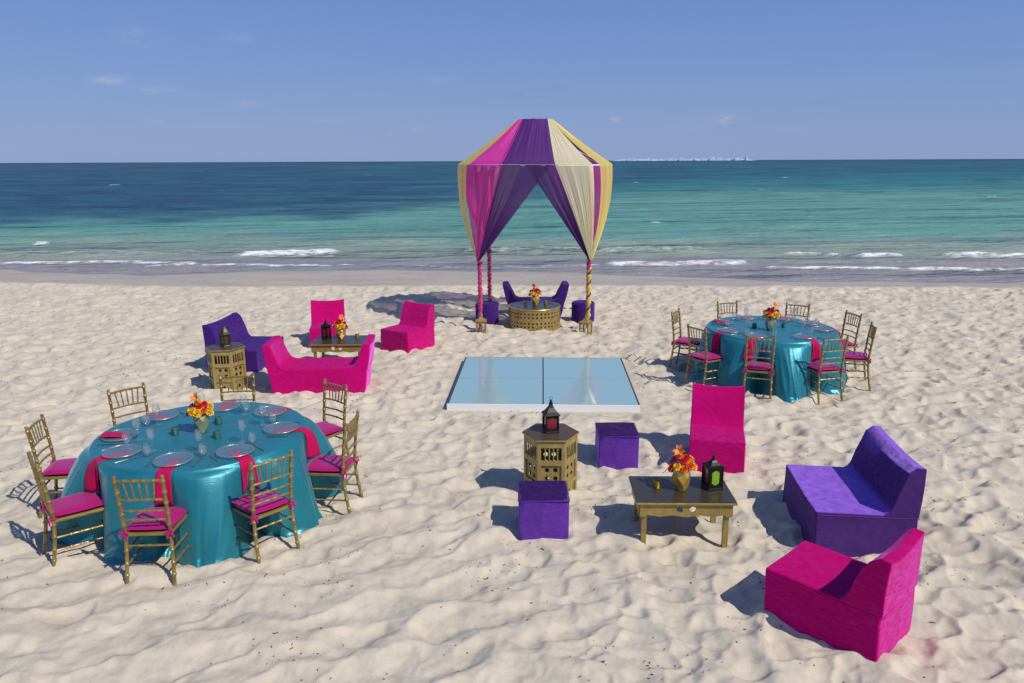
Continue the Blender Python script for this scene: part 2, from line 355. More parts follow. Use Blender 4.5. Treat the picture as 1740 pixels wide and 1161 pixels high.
def plate(mb, outline, holes, thick, T=None, extra=(), bend=None):
    """plate standing in the x-z plane, pierced by holes, with real thickness along y"""
    pts = []; edges = []
    for loop in [outline] + list(holes):
        o = len(pts); pts += [Vector(p) for p in loop]; edges += [(o + i, o + (i + 1) % len(loop)) for i in range(len(loop))]
    pts += [Vector(p) for p in extra]
    vo, eo, fo, ov, oe, of = delaunay_2d_cdt(pts, edges, [], 0, 1e-6)
    tris = []
    for f in fo:
        cx = sum(vo[i][0] for i in f) / len(f); cz = sum(vo[i][1] for i in f) / len(f)
        if inside((cx, cz), outline) and not any(inside((cx, cz), h) for h in holes): tris.append(tuple(f))
    n = len(vo); cnt = {}
    for f in tris:
        for i in range(len(f)):
            e = (f[i], f[(i + 1) % len(f)]); cnt[e] = 1
    fs = [f for f in tris] + [tuple(i + n for i in reversed(f)) for f in tris]
    for (a, b) in cnt:
        if (b, a) not in cnt: fs.append((b, a, a + n, b + n))
    vs = [(p[0], -thick / 2, p[1]) for p in vo] + [(p[0], thick / 2, p[1]) for p in vo]
    if bend: vs = [bend(*p) for p in vs]
    mb.add(vs, fs, T); return mb

# ------------------------------------------------------------------ sand
def make_grid_mesh(name, X, Y, Z):
    nr, nc = X.shape; me = bpy.data.meshes.new(name)
    co = np.stack([X, Y, Z], -1).reshape(-1, 3).astype(np.float32)
    i = np.arange(nr - 1)[:, None] * nc + np.arange(nc - 1)[None, :]
    q = np.stack([i, i + 1, i + nc + 1, i + nc], -1).reshape(-1, 4).astype(np.int32)
    me.vertices.add(len(co)); me.vertices.foreach_set('co', co.ravel())
    me.loops.add(q.size); me.loops.foreach_set('vertex_index', q.ravel())
    me.polygons.add(len(q)); me.polygons.foreach_set('loop_start', np.arange(0, q.size, 4, dtype=np.int32)); me.polygons.foreach_set('loop_total', np.full(len(q), 4, dtype=np.int32))
    me.polygons.foreach_set('use_smooth', np.ones(len(q), bool)); me.update(); me.validate()
    o = bpy.data.objects.new(name, me); C.objects.link(o); return o
ys = [-60, -20, -6, 0, 1.5, 2.6, 3.2]; y = 3.6
while y < 29: ys.append(y); y += max(.016, y * .0034)
ys += [31, 35, 45, 70, 120]
ys = np.array(ys); nd = 860
s = np.linspace(-1, 1, nd); wd = np.maximum(ys, 3.2) * .78 + 1.6
X = s[None, :] * wd[:, None]
fl = np.array([-90, -50, -30.]); X = np.concatenate([np.tile(fl[None], (len(ys), 1)), X, np.tile(-fl[::-1][None], (len(ys), 1))], 1)
X[ys > 32] = np.linspace(-90, 90, X.shape[1])[None]
X[:, 2] = np.minimum(X[:, 2], X[:, 3] - .5); X[:, -3] = np.maximum(X[:, -3], X[:, -4] + .5)
Y = np.tile(ys[:, None], (1, X.shape[1]))
Z = sandh(X, Y); Z = np.where((Y < 3.3) | (Y > 60), np.where(Y > 60, -3.0, Z * .3), Z)
sand = make_grid_mesh('sand', X, Y, Z); tag(sand, kind='structure')
wet = (sstep(-.25, .25, Y - dry(X)) * (.55 + .12 * fbm(X * .35, Y * 1.1, 41, 3)) + .45 * sstep(-1.0, -.1, Y - shore(X))).ravel()
at = sand.data.attributes.new('wet', 'FLOAT', 'POINT'); at.data.foreach_set('value', np.clip(wet, 0, 1).astype(np.float32))
m = mat('sand', (.5, .45, .38), .95, 0, Specular_IOR_Level=.15); t, n, l, b = nodes(m)
a1 = noise(t, 1.1, 5, .6); a2 = noise(t, 9, 5, .7); a3 = noise(t, 260, 3, .8)
c1 = ramp(t, a1.outputs[0], [(.3, (.54, .472, .375)), (.7, (.615, .545, .438))])
c2 = ramp(t, a2.outputs[0], [(.25, (.84, .83, .82)), (.6, (1, 1, 1))]); c3 = ramp(t, a3.outputs[0], [(.25, (.80, .79, .78)), (.62, (1.04, 1.04, 1.04))])
def mulc(t, a, b_, f=1.0):
    x = t.nodes.new('ShaderNodeMix'); x.data_type = 'RGBA'; x.blend_type = 'MULTIPLY'; x.inputs[0].default_value = f; t.links.new(a, x.inputs[6]); t.links.new(b_, x.inputs[7]); return x.outputs[2]
cc = mulc(t, mulc(t, c1.outputs[0], c2.outputs[0]), c3.outputs[0])
atn = n.new('ShaderNodeAttribute'); atn.attribute_name = 'wet'
wr = ramp(t, atn.outputs['Fac'], [(0, (1, 1, 1)), (.55, (.78, .77, .78)), (1, (.40, .38, .40))]); cc = mulc(t, cc, wr.outputs[0]); l.new(cc, b.inputs['Base Color'])
rr = ramp(t, atn.outputs['Fac'], [(0, (.95,) * 3), (.6, (.6,) * 3), (1, (.22,) * 3)]); l.new(rr.outputs[0], b.inputs['Roughness'])
sr = ramp(t, atn.outputs['Fac'], [(0, (.15,) * 3), (1, (.5,) * 3)]); l.new(sr.outputs[0], b.inputs['Specular IOR Level'])
b1 = bump(t, a2.outputs[0], .35, .02); b2 = bump(t, a3.outputs[0], .5, .002, b1); l.new(b2.outputs[0], b.inputs['Normal'])
sand.data.materials.append(m)

# ------------------------------------------------------------------ sea
WL = -.3
ys = []; y = 21.0
while y < 30000: ys.append(y); y += max(.06, y * y / 9500 * (1 + (y / 900)))
ys.append(40000.); ys = np.array(ys); nc = 620
X = np.linspace(-1, 1, nc)[None, :] * (ys * 1.05 + 8)[:, None]; Y = np.tile(ys[:, None], (1, nc))
sh = shore(X)
def seg(px, x, y, wy):          # weight of a line of foam given as polyline
    xs_ = [p[0] for p in px]; ys_ = [p[1] for p in px]
    yy = np.interp(x, xs_, ys_); e = sstep(xs_[0] - .25, xs_[0] + .35, x) * sstep(xs_[-1] + .25, xs_[-1] - .35, x)
    return (y - yy), e
FOAM = [  # polyline, width seaward, width shoreward, strength, wave height
    ([(-24, 28.0), (-18.8, 28.0), (-16.7, 28.1), (-15.1, 28.3), (-12.7, 28.0), (-11.5, 27.7)], .28, .35, .95, .05),
    ([(-13.0, 27.3), (-11.4, 27.5), (-10, 27.4), (-8.8, 27.2), (-7, 27.1), (-5.6, 27.0)], .2, .22, .8, .04),
    ([(-10.9, 30.3), (-9.8, 30.6), (-8.9, 30.5), (-7.8, 30.8), (-6.9, 30.7)], .35, .80, 1.2, .15),
    ([(-22.0, 35.2), (-21.4, 35.0), (-21.0, 35.2)], .25, .45, .9, .12),
    ([(-3.5, 26.9), (-1.4, 26.4), (1, 26.6), (3.3, 26.9)], .22, .22, .45, .03),
    ([(3.3, 27.0), (4.7, 27.1), (6.8, 27.2), (8.6, 27.5)], .25, .50, 1.05, .10),
    ([(8.6, 26.0), (10.6, 25.9), (12.5, 25.7), (14.6, 25.4), (17, 25.3), (24, 25.5)], .2, .28, 1.0, .06),
    ([(10.6, 29.9), (11.6, 29.9), (12.8, 29.1)], .25, .3, .6, .10),
    ([(12.9, 29.0), (13.6, 29.2), (14.9, 29.2)], .3, .55, 1.0, .14),
    ([(16.4, 28.9), (17.9, 29.1), (19, 28.8), (24, 28.9)], .35, .6, 1.0, .14),
    ([(-2, 30.9), (.5, 31.2), (2.1, 31.4), (5.4, 31.2), (8, 31.4)], .5, .8, .42, .16),
    ([(-26, 31.3), (-17, 30.8), (-12.5, 31.0)], .5, .8, .30, .12),
    ([(8.2, 45.8), (8.9, 45.8)], .25, .3, .9, .08), ([(-64.2, 124), (-62.6, 124)], 1.6, 1.2, .8, .2), ([(-128, 320), (-124, 320)], 6, 6, .8, .2),
    ([(30, 95), (31.2, 95)], 1, 1, .8, .1), ([(55, 160), (57, 160)], 2, 2, .8, .1), ([(-40, 210), (-38, 210)], 3, 3, .6, .1), ([(20, 130), (21.4, 130)], 1.6, 1.6, .8, .1), ([(46, 75), (47, 75)], .7, .7, .8, .1)]
foam = np.zeros_like(X); Z = np.full_like(X, WL)
near = ys < 400
Xn, Yn = X[near], Y[near]
dist = sstep(0, 7, Yn - sh[near])
wav = 0
for lam, amp_, ang, ph in [(7.5, .050, 4, 0), (4.6, .036, -9, 2), (2.9, .026, 14, 1), (1.9, .018, -20, 4), (1.2, .010, 26, 3)]:
    a_ = R(ang); q = (Xn * sin(a_) + Yn * cos(a_)) / lam * 2 * PI + ph + 1.8 * perlin(Xn / (lam * 2.4), Yn / (lam * 3), 70 + int(lam * 3))
    fade = np.clip(1.3 - (Yn * Yn / 9500 * (1 + Yn / 900)) / lam * 3.0, 0, 1)
    wav = wav + amp_ * fade * (1 - 2 * np.abs(np.sin(q / 2)) ** .8) * (.55 + .9 * perlin(Xn / (lam * 3), Yn / (lam * 2), 90 + int(lam)))
fz = np.zeros_like(Xn); zz = np.zeros_like(Xn)
for pl, ws, wl_, st, hh in FOAM:
    wob = .28 * perlin(Xn * .8, Yn * 0 + len(pl), 51) + .12 * perlin(Xn * 2.7, Yn * 0 + 7, 52)
    d, e = seg(pl, Xn, Yn, 0); d = d - wob
    g = np.where(d > 0, np.exp(-(d / ws) ** 2), np.exp(-(d / wl_) ** 2))
    fz = np.maximum(fz, g * e * st)
    zz = zz + hh * e * np.where(d > 0, np.exp(-(d / (ws * 2.2)) ** 2), np.exp(-(d / (wl_ * .7)) ** 2)) * (1 + .2 * perlin(Xn * 3, Yn * 3, 55))
rag = .76 + .55 * fbm(Xn * 1.8, Yn * 2.2, 61, 4)
foam[near] = np.clip(fz * rag * 1.15, 0, 1)
# thin lace edge where the last wash dies on the sand
edge = np.exp(-((Yn - sh[near] - .10) / .07) ** 2) * .35 * np.clip(.3 + perlin(Xn * .4, Yn * 0, 66) * 2, 0, 1)
foam[near] = np.clip(foam[near] + edge, 0, 1)
Z[near] += wav * dist * .95 + zz * sstep(.3, 1.5, Yn - sh[near]) + .012 * sstep(0, 1, Yn - sh[near])
sea = make_grid_mesh('sea', X, Y, Z); tag(sea, kind='structure')
# colour of the water body itself: shallow sand-laden, turquoise shelf, deep blue with seagrass
def lerp(a, b, f): return a[None, None, :] * (1 - f[..., None]) + b[None, None, :] * f[..., None]
wob = fbm(X / 30, Y / 40, 77, 3); az_ = X / Y
Ye = Y * (1 + .10 * fbm(az_ * 5, np.log(Y) * 4, 78, 3))
V3 = lambda *a: np.array(a)
film = V3(.27, .255, .26); murk = V3(.265, .32, .255); shelf = V3(.118, .295, .250); mid = V3(.026, .180, .195); deep = V3(.020, .070, .132); far = V3(.006, .075, .095)
col = np.tile(film[None, None], X.shape + (1,))
f = sstep(.2, 3.0, Y - np.interp(X, [-12, 8, 9], [27.8, 27.4, 26.3])); col = col * (1 - f[..., None]) + murk * f[..., None]
f = sstep(30, 43, Ye); col = col * (1 - f[..., None]) + shelf * f[..., None]
rs = sstep(-.45, .45, az_ + .1)       # 0 on the left, 1 on the right
y1 = 43 + 36 * rs; f = sstep(0, 1, (Ye - y1 * .85) / (y1 * .75)); col = col * (1 - f[..., None]) + mid * f[..., None]
y2 = 47 + 95 * sstep(-.2, .55, az_); f = sstep(0, 1, (Ye - y2) / (y2 * (.22 + .5 * sstep(-.25, .1, az_)))) * (.86 - .26 * rs) ; f = np.clip(f + .35 * fbm(az_ * 8, np.log(Y) * 9, 79, 3) * (f > .02), 0, 1); col = col * (1 - f[..., None]) + deep * f[..., None]
f = sstep(400, 2500, Y); col = col * (1 - f[..., None]) + far * f[..., None]
patch = sstep(.05, .5, fbm(az_ * 14, np.log(Y) * 22, 80, 3)) * sstep(60, 90, Y) * .25; col = col * (1 - patch[..., None])
rgba = np.concatenate([col, np.ones(X.shape + (1,))], -1).reshape(-1, 4).astype(np.float32)
ca = sea.data.color_attributes.new('water_colour', 'FLOAT_COLOR', 'POINT'); ca.data.foreach_set('color', rgba.ravel())
fa = sea.data.attributes.new('foam', 'FLOAT', 'POINT'); fa.data.foreach_set('value', foam.ravel().astype(np.float32))
m = mat('sea_water', (.05, .2, .25), .6, 0, Specular_IOR_Level=0.0); t, n, l, b = nodes(m)
ac = n.new('ShaderNodeAttribute'); ac.attribute_name = 'water_colour'; af = n.new('ShaderNodeAttribute'); af.attribute_name = 'foam'
fn = noise(t, 7, 6, .75, stretch=(.7, 1.2, 1)); fm = n.new('ShaderNodeMath'); fm.operation = 'MULTIPLY_ADD'; l.new(fn.outputs[0], fm.inputs[0]); fm.inputs[1].default_value = 1.9; fm.inputs[2].default_value = -.95
fs_ = n.new('ShaderNodeMath'); fs_.operation = 'ADD'; l.new(af.outputs['Fac'], fs_.inputs[0]); l.new(fm.outputs[0], fs_.inputs[1])
frp = ramp(t, fs_.outputs[0], [(.30, (0, 0, 0)), (.90, (.92, .92, .92))])
low = ramp(t, af.outputs['Fac'], [(.05, (0, 0, 0)), (.25, (1, 1, 1))]); fmask = mulc(t, frp.outputs[0], low.outputs[0])
mixc = n.new('ShaderNodeMix'); mixc.data_type = 'RGBA'; l.new(fmask, mixc.inputs[0]); l.new(ac.outputs['Color'], mixc.inputs[6]); mixc.inputs[7].default_value = (.80, .80, .80, 1); l.new(mixc.outputs[2], b.inputs['Base Color'])
fr2 = ramp(t, fmask, [(0, (.13,) * 3), (1, (.8,) * 3)]); l.new(fr2.outputs[0], b.inputs['Roughness'])
w1 = noise(t, .9, 5, .6, stretch=(.55, 1.3, 1)); w2 = noise(t, .13, 5, .6, stretch=(.5, 1.4, 1)); w3 = noise(t, .02, 4, .6, stretch=(.5, 1.6, 1))
b1 = bump(t, w1.outputs[0], .9, .5); b2 = bump(t, w2.outputs[0], .9, 2.6, b1); b3 = bump(t, w3.outputs[0], .8, 12.0, b2)
# the film of water running back over the sand is calm: fade the waves near the shore
l.new(b3.outputs[0], b.inputs['Normal'])
gl = n.new('ShaderNodeBsdfGlossy'); gl.inputs['Roughness'].default_value = .16; l.new(b3.outputs[0], gl.inputs['Normal'])
lw = n.new('ShaderNodeLayerWeight'); lw.inputs[0].default_value = .5; l.new(b3.outputs[0], lw.inputs['Normal'])
pw = n.new('ShaderNodeMath'); pw.operation = 'POWER'; pw.inputs[1].default_value = 4; l.new(lw.outputs['Facing'], pw.inputs[0])
ma = n.new('ShaderNodeMath'); ma.operation = 'MULTIPLY_ADD'; ma.inputs[1].default_value = .42; ma.inputs[2].default_value = .02; l.new(pw.outputs[0], ma.inputs[0])
iv = n.new('ShaderNodeMath'); iv.operation = 'SUBTRACT'; iv.inputs[0].default_value = 1; l.new(fmask, iv.inputs[1]); mf = n.new('ShaderNodeMath'); mf.operation = 'MULTIPLY'; l.new(ma.outputs[0], mf.inputs[0]); l.new(iv.outputs[0], mf.inputs[1])
ms = n.new('ShaderNodeMixShader'); l.new(mf.outputs[0], ms.inputs[0]); l.new(b.outputs[0], ms.inputs[1]); l.new(gl.outputs[0], ms.inputs[2]); l.new(ms.outputs[0], n['Material Output'].inputs[0])
sea.data.materials.append(m)

# ------------------------------------------------------------------ far island on the horizon
mb = MB(); rng = random.Random(3); xs = np.linspace(640, 1560, 160)
top = 9 + 4 * np.abs(fbm(xs / 220, xs * 0, 5, 2)) ; top *= sstep(640, 700, xs) * sstep(1560, 1480, xs)
pts = [];
for x_, h_ in zip(xs, top): pts += [(x_, 4960, -2), (x_, 4990, h_), (x_, 5060, h_), (x_, 5100, -2)]
mb.grid(pts, 160, 4); isl = mb.build('island', mat('hazed_island_trees', (.33, .45, .60), .9)); tag(isl, kind='structure')  # distance haze is painted into the pale blue tree colour
mb = MB()
for k in range(70):
    x_ = rng.uniform(700, 1500); hh = rng.choice([6, 8, 10, 13, 17]) * (1.25 if 1230 < x_ < 1500 else .85); ww = rng.uniform(10, 26)
    yb = 4972 - k * .7; mb.box((x_, yb, hh / 2), (ww, 12, hh)); 
    if rng.random() < .5: mb.box((x_ + ww * .1, yb, hh + 1.2), (ww * .4, 6, 2.4))
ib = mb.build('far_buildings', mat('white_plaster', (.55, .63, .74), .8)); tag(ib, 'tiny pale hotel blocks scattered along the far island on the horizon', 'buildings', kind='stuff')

# ------------------------------------------------------------------ debris on the sand
rng = np.random.default_rng(5); nD = 3000
v = rng.random(nD); yy = 4.0 + 16.8 * v ** .8; xx = (rng.random(nD) * 2 - 1) * (yy * .72 + .8)
cl = rng.random(nD) < .68; cx = (rng.random(160) * 2 - 1); cy = 4 + 16.5 * rng.random(160); ci = rng.integers(0, 160, nD)
yy = np.where(cl, cy[ci] + rng.normal(0, .13, nD), yy); xx = np.where(cl, cx[ci] * (cy[ci] * .72 + .8) + rng.normal(0, .20, nD), xx)
zz_ = sandh(xx, yy); mb = MB(); rr_ = random.Random(9)
for i in range(nD):
    L_ = rr_.choice([.0035, .004, .005, .006, .008, .010, .020 if rr_.random() < .25 else .006]) * (.8 + yy[i] * .055); W_ = min(.0035, L_ * .5) * (.8 + yy[i] * .05); a_ = rr_.random() * PI; c_ = rr_.uniform(-.5, .5)
    d = Vector((cos(a_), sin(a_), 0)); p_ = Vector((-sin(a_), cos(a_), 0)); o = Vector((xx[i], yy[i], zz_[i] + .004))
    vs = []
    for k in (-1, 0, 1):
        q = o + d * (k * L_) + p_ * (c_ * L_ * k * k); ww = W_ * (1 if k == 0 else .5)
        vs += [q + p_ * ww, q - p_ * ww, q + Vector((0, 0, .006))]
    mb.add(vs, [(0, 3, 5, 2), (2, 5, 4, 1), (3, 6, 8, 5), (5, 8, 7, 4), (0, 2, 1), (6, 7, 8)])
deb = mb.build('seaweed_debris', mat('dry_seaweed', (.12, .07, .045), .9), clean=False); tag(deb, 'small dark bits of dry seaweed scattered over the sand', 'seaweed', kind='stuff')

# ------------------------------------------------------------------ dance floor
df = empty('dance_floor', (.47, 11.19, 0), R(-2.3), 'low square glossy pale blue dance floor of four panels on the sand', 'dance floor')
mp_ = mat('floor_panel', (.29, .455, .47), .10, 0, Coat_Weight=.2, Coat_Roughness=.03, Specular_IOR_Level=.5); t, n, l, b = nodes(mp_)
a = noise(t, 3, 4, .6); rr = ramp(t, a.outputs[0], [(.3, (.05,) * 3), (.75, (.11,) * 3)]); l.new(rr.outputs[0], b.inputs['Roughness'])
for i in (-1, 1):
    for j in (-1, 1):
        mb = MB(); mb.box((i * .648, j * .635, .066), (1.280, 1.244, .03)); o = mb.build('panel', mp_, df)
        bv = o.modifiers.new('b', 'BEVEL'); bv.width = .003; bv.segments = 2
mb = MB(); mb.box((0, 0, .0255), (2.58, 2.53, .049)); mb.build('underframe', mat('dark_frame', (.05, .05, .055), .6), df)
mb = MB(); mb.box((0, -1.287, .030), (2.62, .03, .098)); mb.build('edge_trim', M['white'], df)
mb = MB()
for s_ in (-1, 1): mb.box((s_ * 1.305, 0, .03), (.018, 2.53, .09))
mb.box((0, 1.28, .03), (2.62, .018, .09)); mb.build('side_trim', mat('grey_trim', (.10, .11, .12), .4, .5), df)

# ------------------------------------------------------------------ velvet furniture
def upholster(name, prof, w, material, parent, sag=0.0, sagz=.5, flare=.0, bevel=.016, seed=0):
    """closed side profile (y, z) drawn out along x with softened edges"""
    P = []
    for i in range(len(prof)):
        a_ = Vector(prof[i]); b_ = Vector(prof[(i + 1) % len(prof)]); k = max(1, int((b_ - a_).length / .07))
        for q in range(k): P.append(a_.lerp(b_, q / k))
    us = [0, .04, .12, .25, .38, .5, .62, .75, .88, .96, 1]; n = len(P); vs = []
    ymid = sum(p.x for p in P) / n; rg = random.Random(seed); ph = [rg.random() * 6 for _ in range(4)]
    for u in us:
        for p in P:
            yv, z = p.x, p.y; e = 4 * u * (1 - u)
            x = (u - .5) * w * (1 + flare * (1 - min(1, z / .38)))
            if sag and z > sagz: z = z - sag * (e ** .7) * min(1, (z - sagz) / .2)
            if z < .02: z = z + .004 * sin(u * 9 + ph[0] + yv * 7); yv = yv + (.006 * sin(u * 14 + ph[1]))
            else:
                yv += .005 * sin(z * 9 + u * 5 + ph[2]) + .012 * (e - .5) * (1 if yv > ymid else -1) * .35
            vs.append((x, yv, z))
    fs = []
    for i in range(len(us) - 1):
        for k in range(n): fs.append((i * n + k, i * n + (k + 1) % n, (i + 1) * n + (k + 1) % n, (i + 1) * n + k))
    fs.append(tuple(range(n))); fs.append(tuple((len(us) - 1) * n + k for k in reversed(range(n))))
    mb = MB(); mb.add(vs, fs); o = mb.build(name, material, parent, smooth=True)
    for p_ in o.data.polygons: p_.use_smooth = True
    o.data.attributes.remove(o.data.attributes['sharp_edge']) if 'sharp_edge' in o.data.attributes else None
    bv = o.modifiers.new('soft', 'BEVEL'); bv.width = bevel; bv.segments = 3; bv.limit_method = 'ANGLE'; bv.angle_limit = R(33); bv.harden_normals = True
    return o
def seam(parent, pts, material, r=.0045):
    mb = MB(); mb.tube(pts, r, 6); return mb.build('seam', material, parent, smooth=True)
def slipper(loc, rz, w, d, hs, hb, vel, label, cat, group, seed=0):
    root = empty('slipper_chair' if w < .8 else 'love_seat', loc, rz, label, cat, group)
    f = d / 2; b_ = -d / 2
    base = [(f, 0), (f + .005, hs), (b_ + .27, hs - .008), (b_, hs - .012), (b_, 0)]
    upholster('seat', base, w, vel, root, flare=.02, seed=seed)
    back = [(b_ + .29, hs - .03), (b_ + .288, hs - .012), (b_ + .25, hs + .012), (b_ + .225, hs + .055), (b_ + .20, hs + .16), (b_ + .165, hs + .26), (b_ + .125, hb - .055), (b_ + .055, hb - .002), (b_ - .020, hb - .012), (b_ - .006, hs - .03)]
    upholster('backrest', back, w + .003, vel, root, sag=.028, sagz=hs + .15, seed=seed + 5)
    seam(root, [(-w / 2 - .002, f - .02, hs - .034), (-w / 2 - .002, b_ - .004, hs - .034), (w / 2 + .002, b_ - .004, hs - .034), (w / 2 + .002, f - .02, hs - .034)], vel, .003)
    return root
def face(dx, dy): return math.atan2(-dx, dy)       # local +Y looks along (dx, dy)
SG = 'slipper chairs in magenta velvet'
# front right pink chair: front edge (1.87,5.09)-(2.30,5.52), back edge (2.44,4.49)-(2.88,4.92)
slipper((2.372, 5.005, -.03), face(-.69, .72), .62, .83, .41, .80, M['pink_velvet'], 'magenta velvet armless chair nearest the camera, its back turned to the right', 'chair', SG, 1)
slipper((2.29, 8.10, -.03), face(-.24, -.97), .58, .80, .41, .82, M['pink_velvet'], 'magenta velvet armless chair facing forward just behind the coffee table with the green lantern', 'chair', SG, 2)
slipper((-3.42, 13.90, -.03), face(.18, -.98), .61, .80, .40, .80, M['pink_velvet'], 'magenta velvet armless chair behind the far coffee table with red lantern, facing forward', 'chair', SG, 3)
slipper((-1.90, 13.62, -.03), face(-.53, -.85), .63, .78, .40, .80, M['pink_velvet'], 'magenta velvet armless chair standing on open sand left of the canopy, turned left', 'chair', SG, 4)
LG = 'wide purple velvet love seats'
slipper((3.06, 6.50, -.03), face(-1, .10), 1.06, .84, .41, .84, M['purple_velvet_lit'], 'wide purple velvet love seat facing left, behind the nearest magenta chair', 'love seat', LG, 6)
slipper((-4.42, 12.36, -.03), face(.985, -.12), 1.05, .86, .41, .82, M['purple_velvet_shaded'], 'wide purple velvet love seat facing right, behind the hexagonal side table with dull bronze lantern', 'love seat', LG, 7)
def bench(loc, rz, L0, L1, d, hs, hb, vel, label, group):
    root = empty('velvet_bench', loc, rz, label, 'bench', group)
    a_, c_ = L0 / 2, L1 / 2; am = a_ + (c_ - a_) * hs / hb
    T = Matrix.Rotation(R(90), 4, 'Z')
    def prof(pts, name, sd, sg=0):
        o = upholster(name, pts, d + (.004 if sg else 0), vel, root, sag=sg, sagz=hs + .12, seed=sd); o.matrix_basis = Matrix.Rotation(R(-90), 4, 'Z'); return o
    prof([(a_, 0), (am, hs - .004), (-am, hs - .004), (-a_, 0)], 'seat', 3)
    for s_ in (1, -1):
        pts = [(s_ * (am - .004 + .0), hs - .04), (s_ * (c_ + .003), hb - .01), (s_ * (c_ - .11), hb), (s_ * (am - .145), hs + .14), (s_ * (am - .185), hs + .06), (s_ * (am - .225), hs + .018), (s_ * (am - .29), hs - .003), (s_ * (am - .29), hs - .04)]
        prof(pts if s_ > 0 else pts[::-1], 'end_rest', 4 + s_, .012)
    return root
BG = 'double-ended velvet benches'
bench((-2.85, 11.08, -.03), R(3), 1.33, 1.56, .68, .40, .76, M['pink_velvet'], 'magenta velvet bench with raised slanted ends, behind the nearer teal table', BG)
bench((.525, 16.70, -.03), R(0), 1.10, 1.45, .55, .36, .72, M['purple_velvet_shaded'], 'purple velvet bench with raised slanted ends under the draped canopy', BG)
def ottoman(loc, rz, w, d, h, label, seed):
    o = upholster('ottoman', [(d / 2, 0), (d / 2 + .008, h), (-d / 2 - .008, h), (-d / 2, 0)], w, M['purple_velvet'], None, bevel=.034, seed=seed)
    o.name = 'ottoman'; o.location = loc; o.rotation_euler = (0, 0, rz); tag(o, label, 'ottoman', 'purple velvet ottomans')
    f = seam(o, [(-w / 2 - .004, -d / 2 - .012, h - .014), (w / 2 + .004, -d / 2 - .012, h - .014), (w / 2 + .004, d / 2 + .012, h - .014), (-w / 2 - .004, d / 2 + .012, h - .014), (-w / 2 - .004, -d / 2 - .012, h - .014)], M['purple_velvet'], .004)
    return o
ottoman((.28, 6.50, -.04), R(0), .45, .42, .41, 'purple velvet cube ottoman in front of the hexagonal table with black red lantern', 8)
ottoman((1.17, 8.10, -.04), R(-1), .44, .44, .42, 'purple velvet cube ottoman between the hexagonal table and magenta chair', 9)
for x_, y_, lb in [(-.52, 15.78, 'round purple velvet pouf behind the left front post of the canopy'), (1.50, 15.85, 'round purple velvet pouf behind the right front post of the canopy')]:
    mb = MB(); mb.lathe([(0, 0), (.235, 0), (.245, .02), (.242, .40), (.228, .435), (.18, .448), (.0, .452)], 40)
    o = mb.build('round_pouf', M['purple_velvet_shaded'], None, smooth=50); o.location = (x_, y_, -.03); tag(o, lb, 'ottoman', 'round purple poufs')
    mb = MB(); mb.tube([(.243 * cos(2 * PI * k / 40), .243 * sin(2 * PI * k / 40), .405) for k in range(41)], .005, 6); mb.build('seam', M['purple_velvet'], o, smooth=True)

# ------------------------------------------------------------------ chiavari chairs
def bamboo(mb, path, r, n=8, nodes_=(), step=.02):
    """tube along path with ring-like swellings at given arc positions"""
    P = [Vector(p) for p in path]; segs = [(P[i + 1] - P[i]).length for i in range(len(P) - 1)]; Lt = sum(segs)
    marks = set([0, Lt])
    for q in nodes_:
        c = q * Lt
        for dlt in (-.011, -.006, 0, .006, .011): marks.add(min(Lt, max(0, c + dlt)))
    acc = 0
    for sg in segs[:-1]: acc += sg; marks.add(acc)
    ms = sorted(marks); out = []; rads = []
    for m_ in ms:
        acc = 0
        for i, sg in enumerate(segs):
            if m_ <= acc + sg + 1e-9: out.append(P[i].lerp(P[i + 1], (m_ - acc) / sg)); break
            acc += sg
        dd = min([abs(m_ - q * Lt) for q in nodes_] + [9]); rads.append(r * (1.38 if dd < .003 else 1.25 if dd < .008 else 1.0))
    mb.tube(out, rads, n)
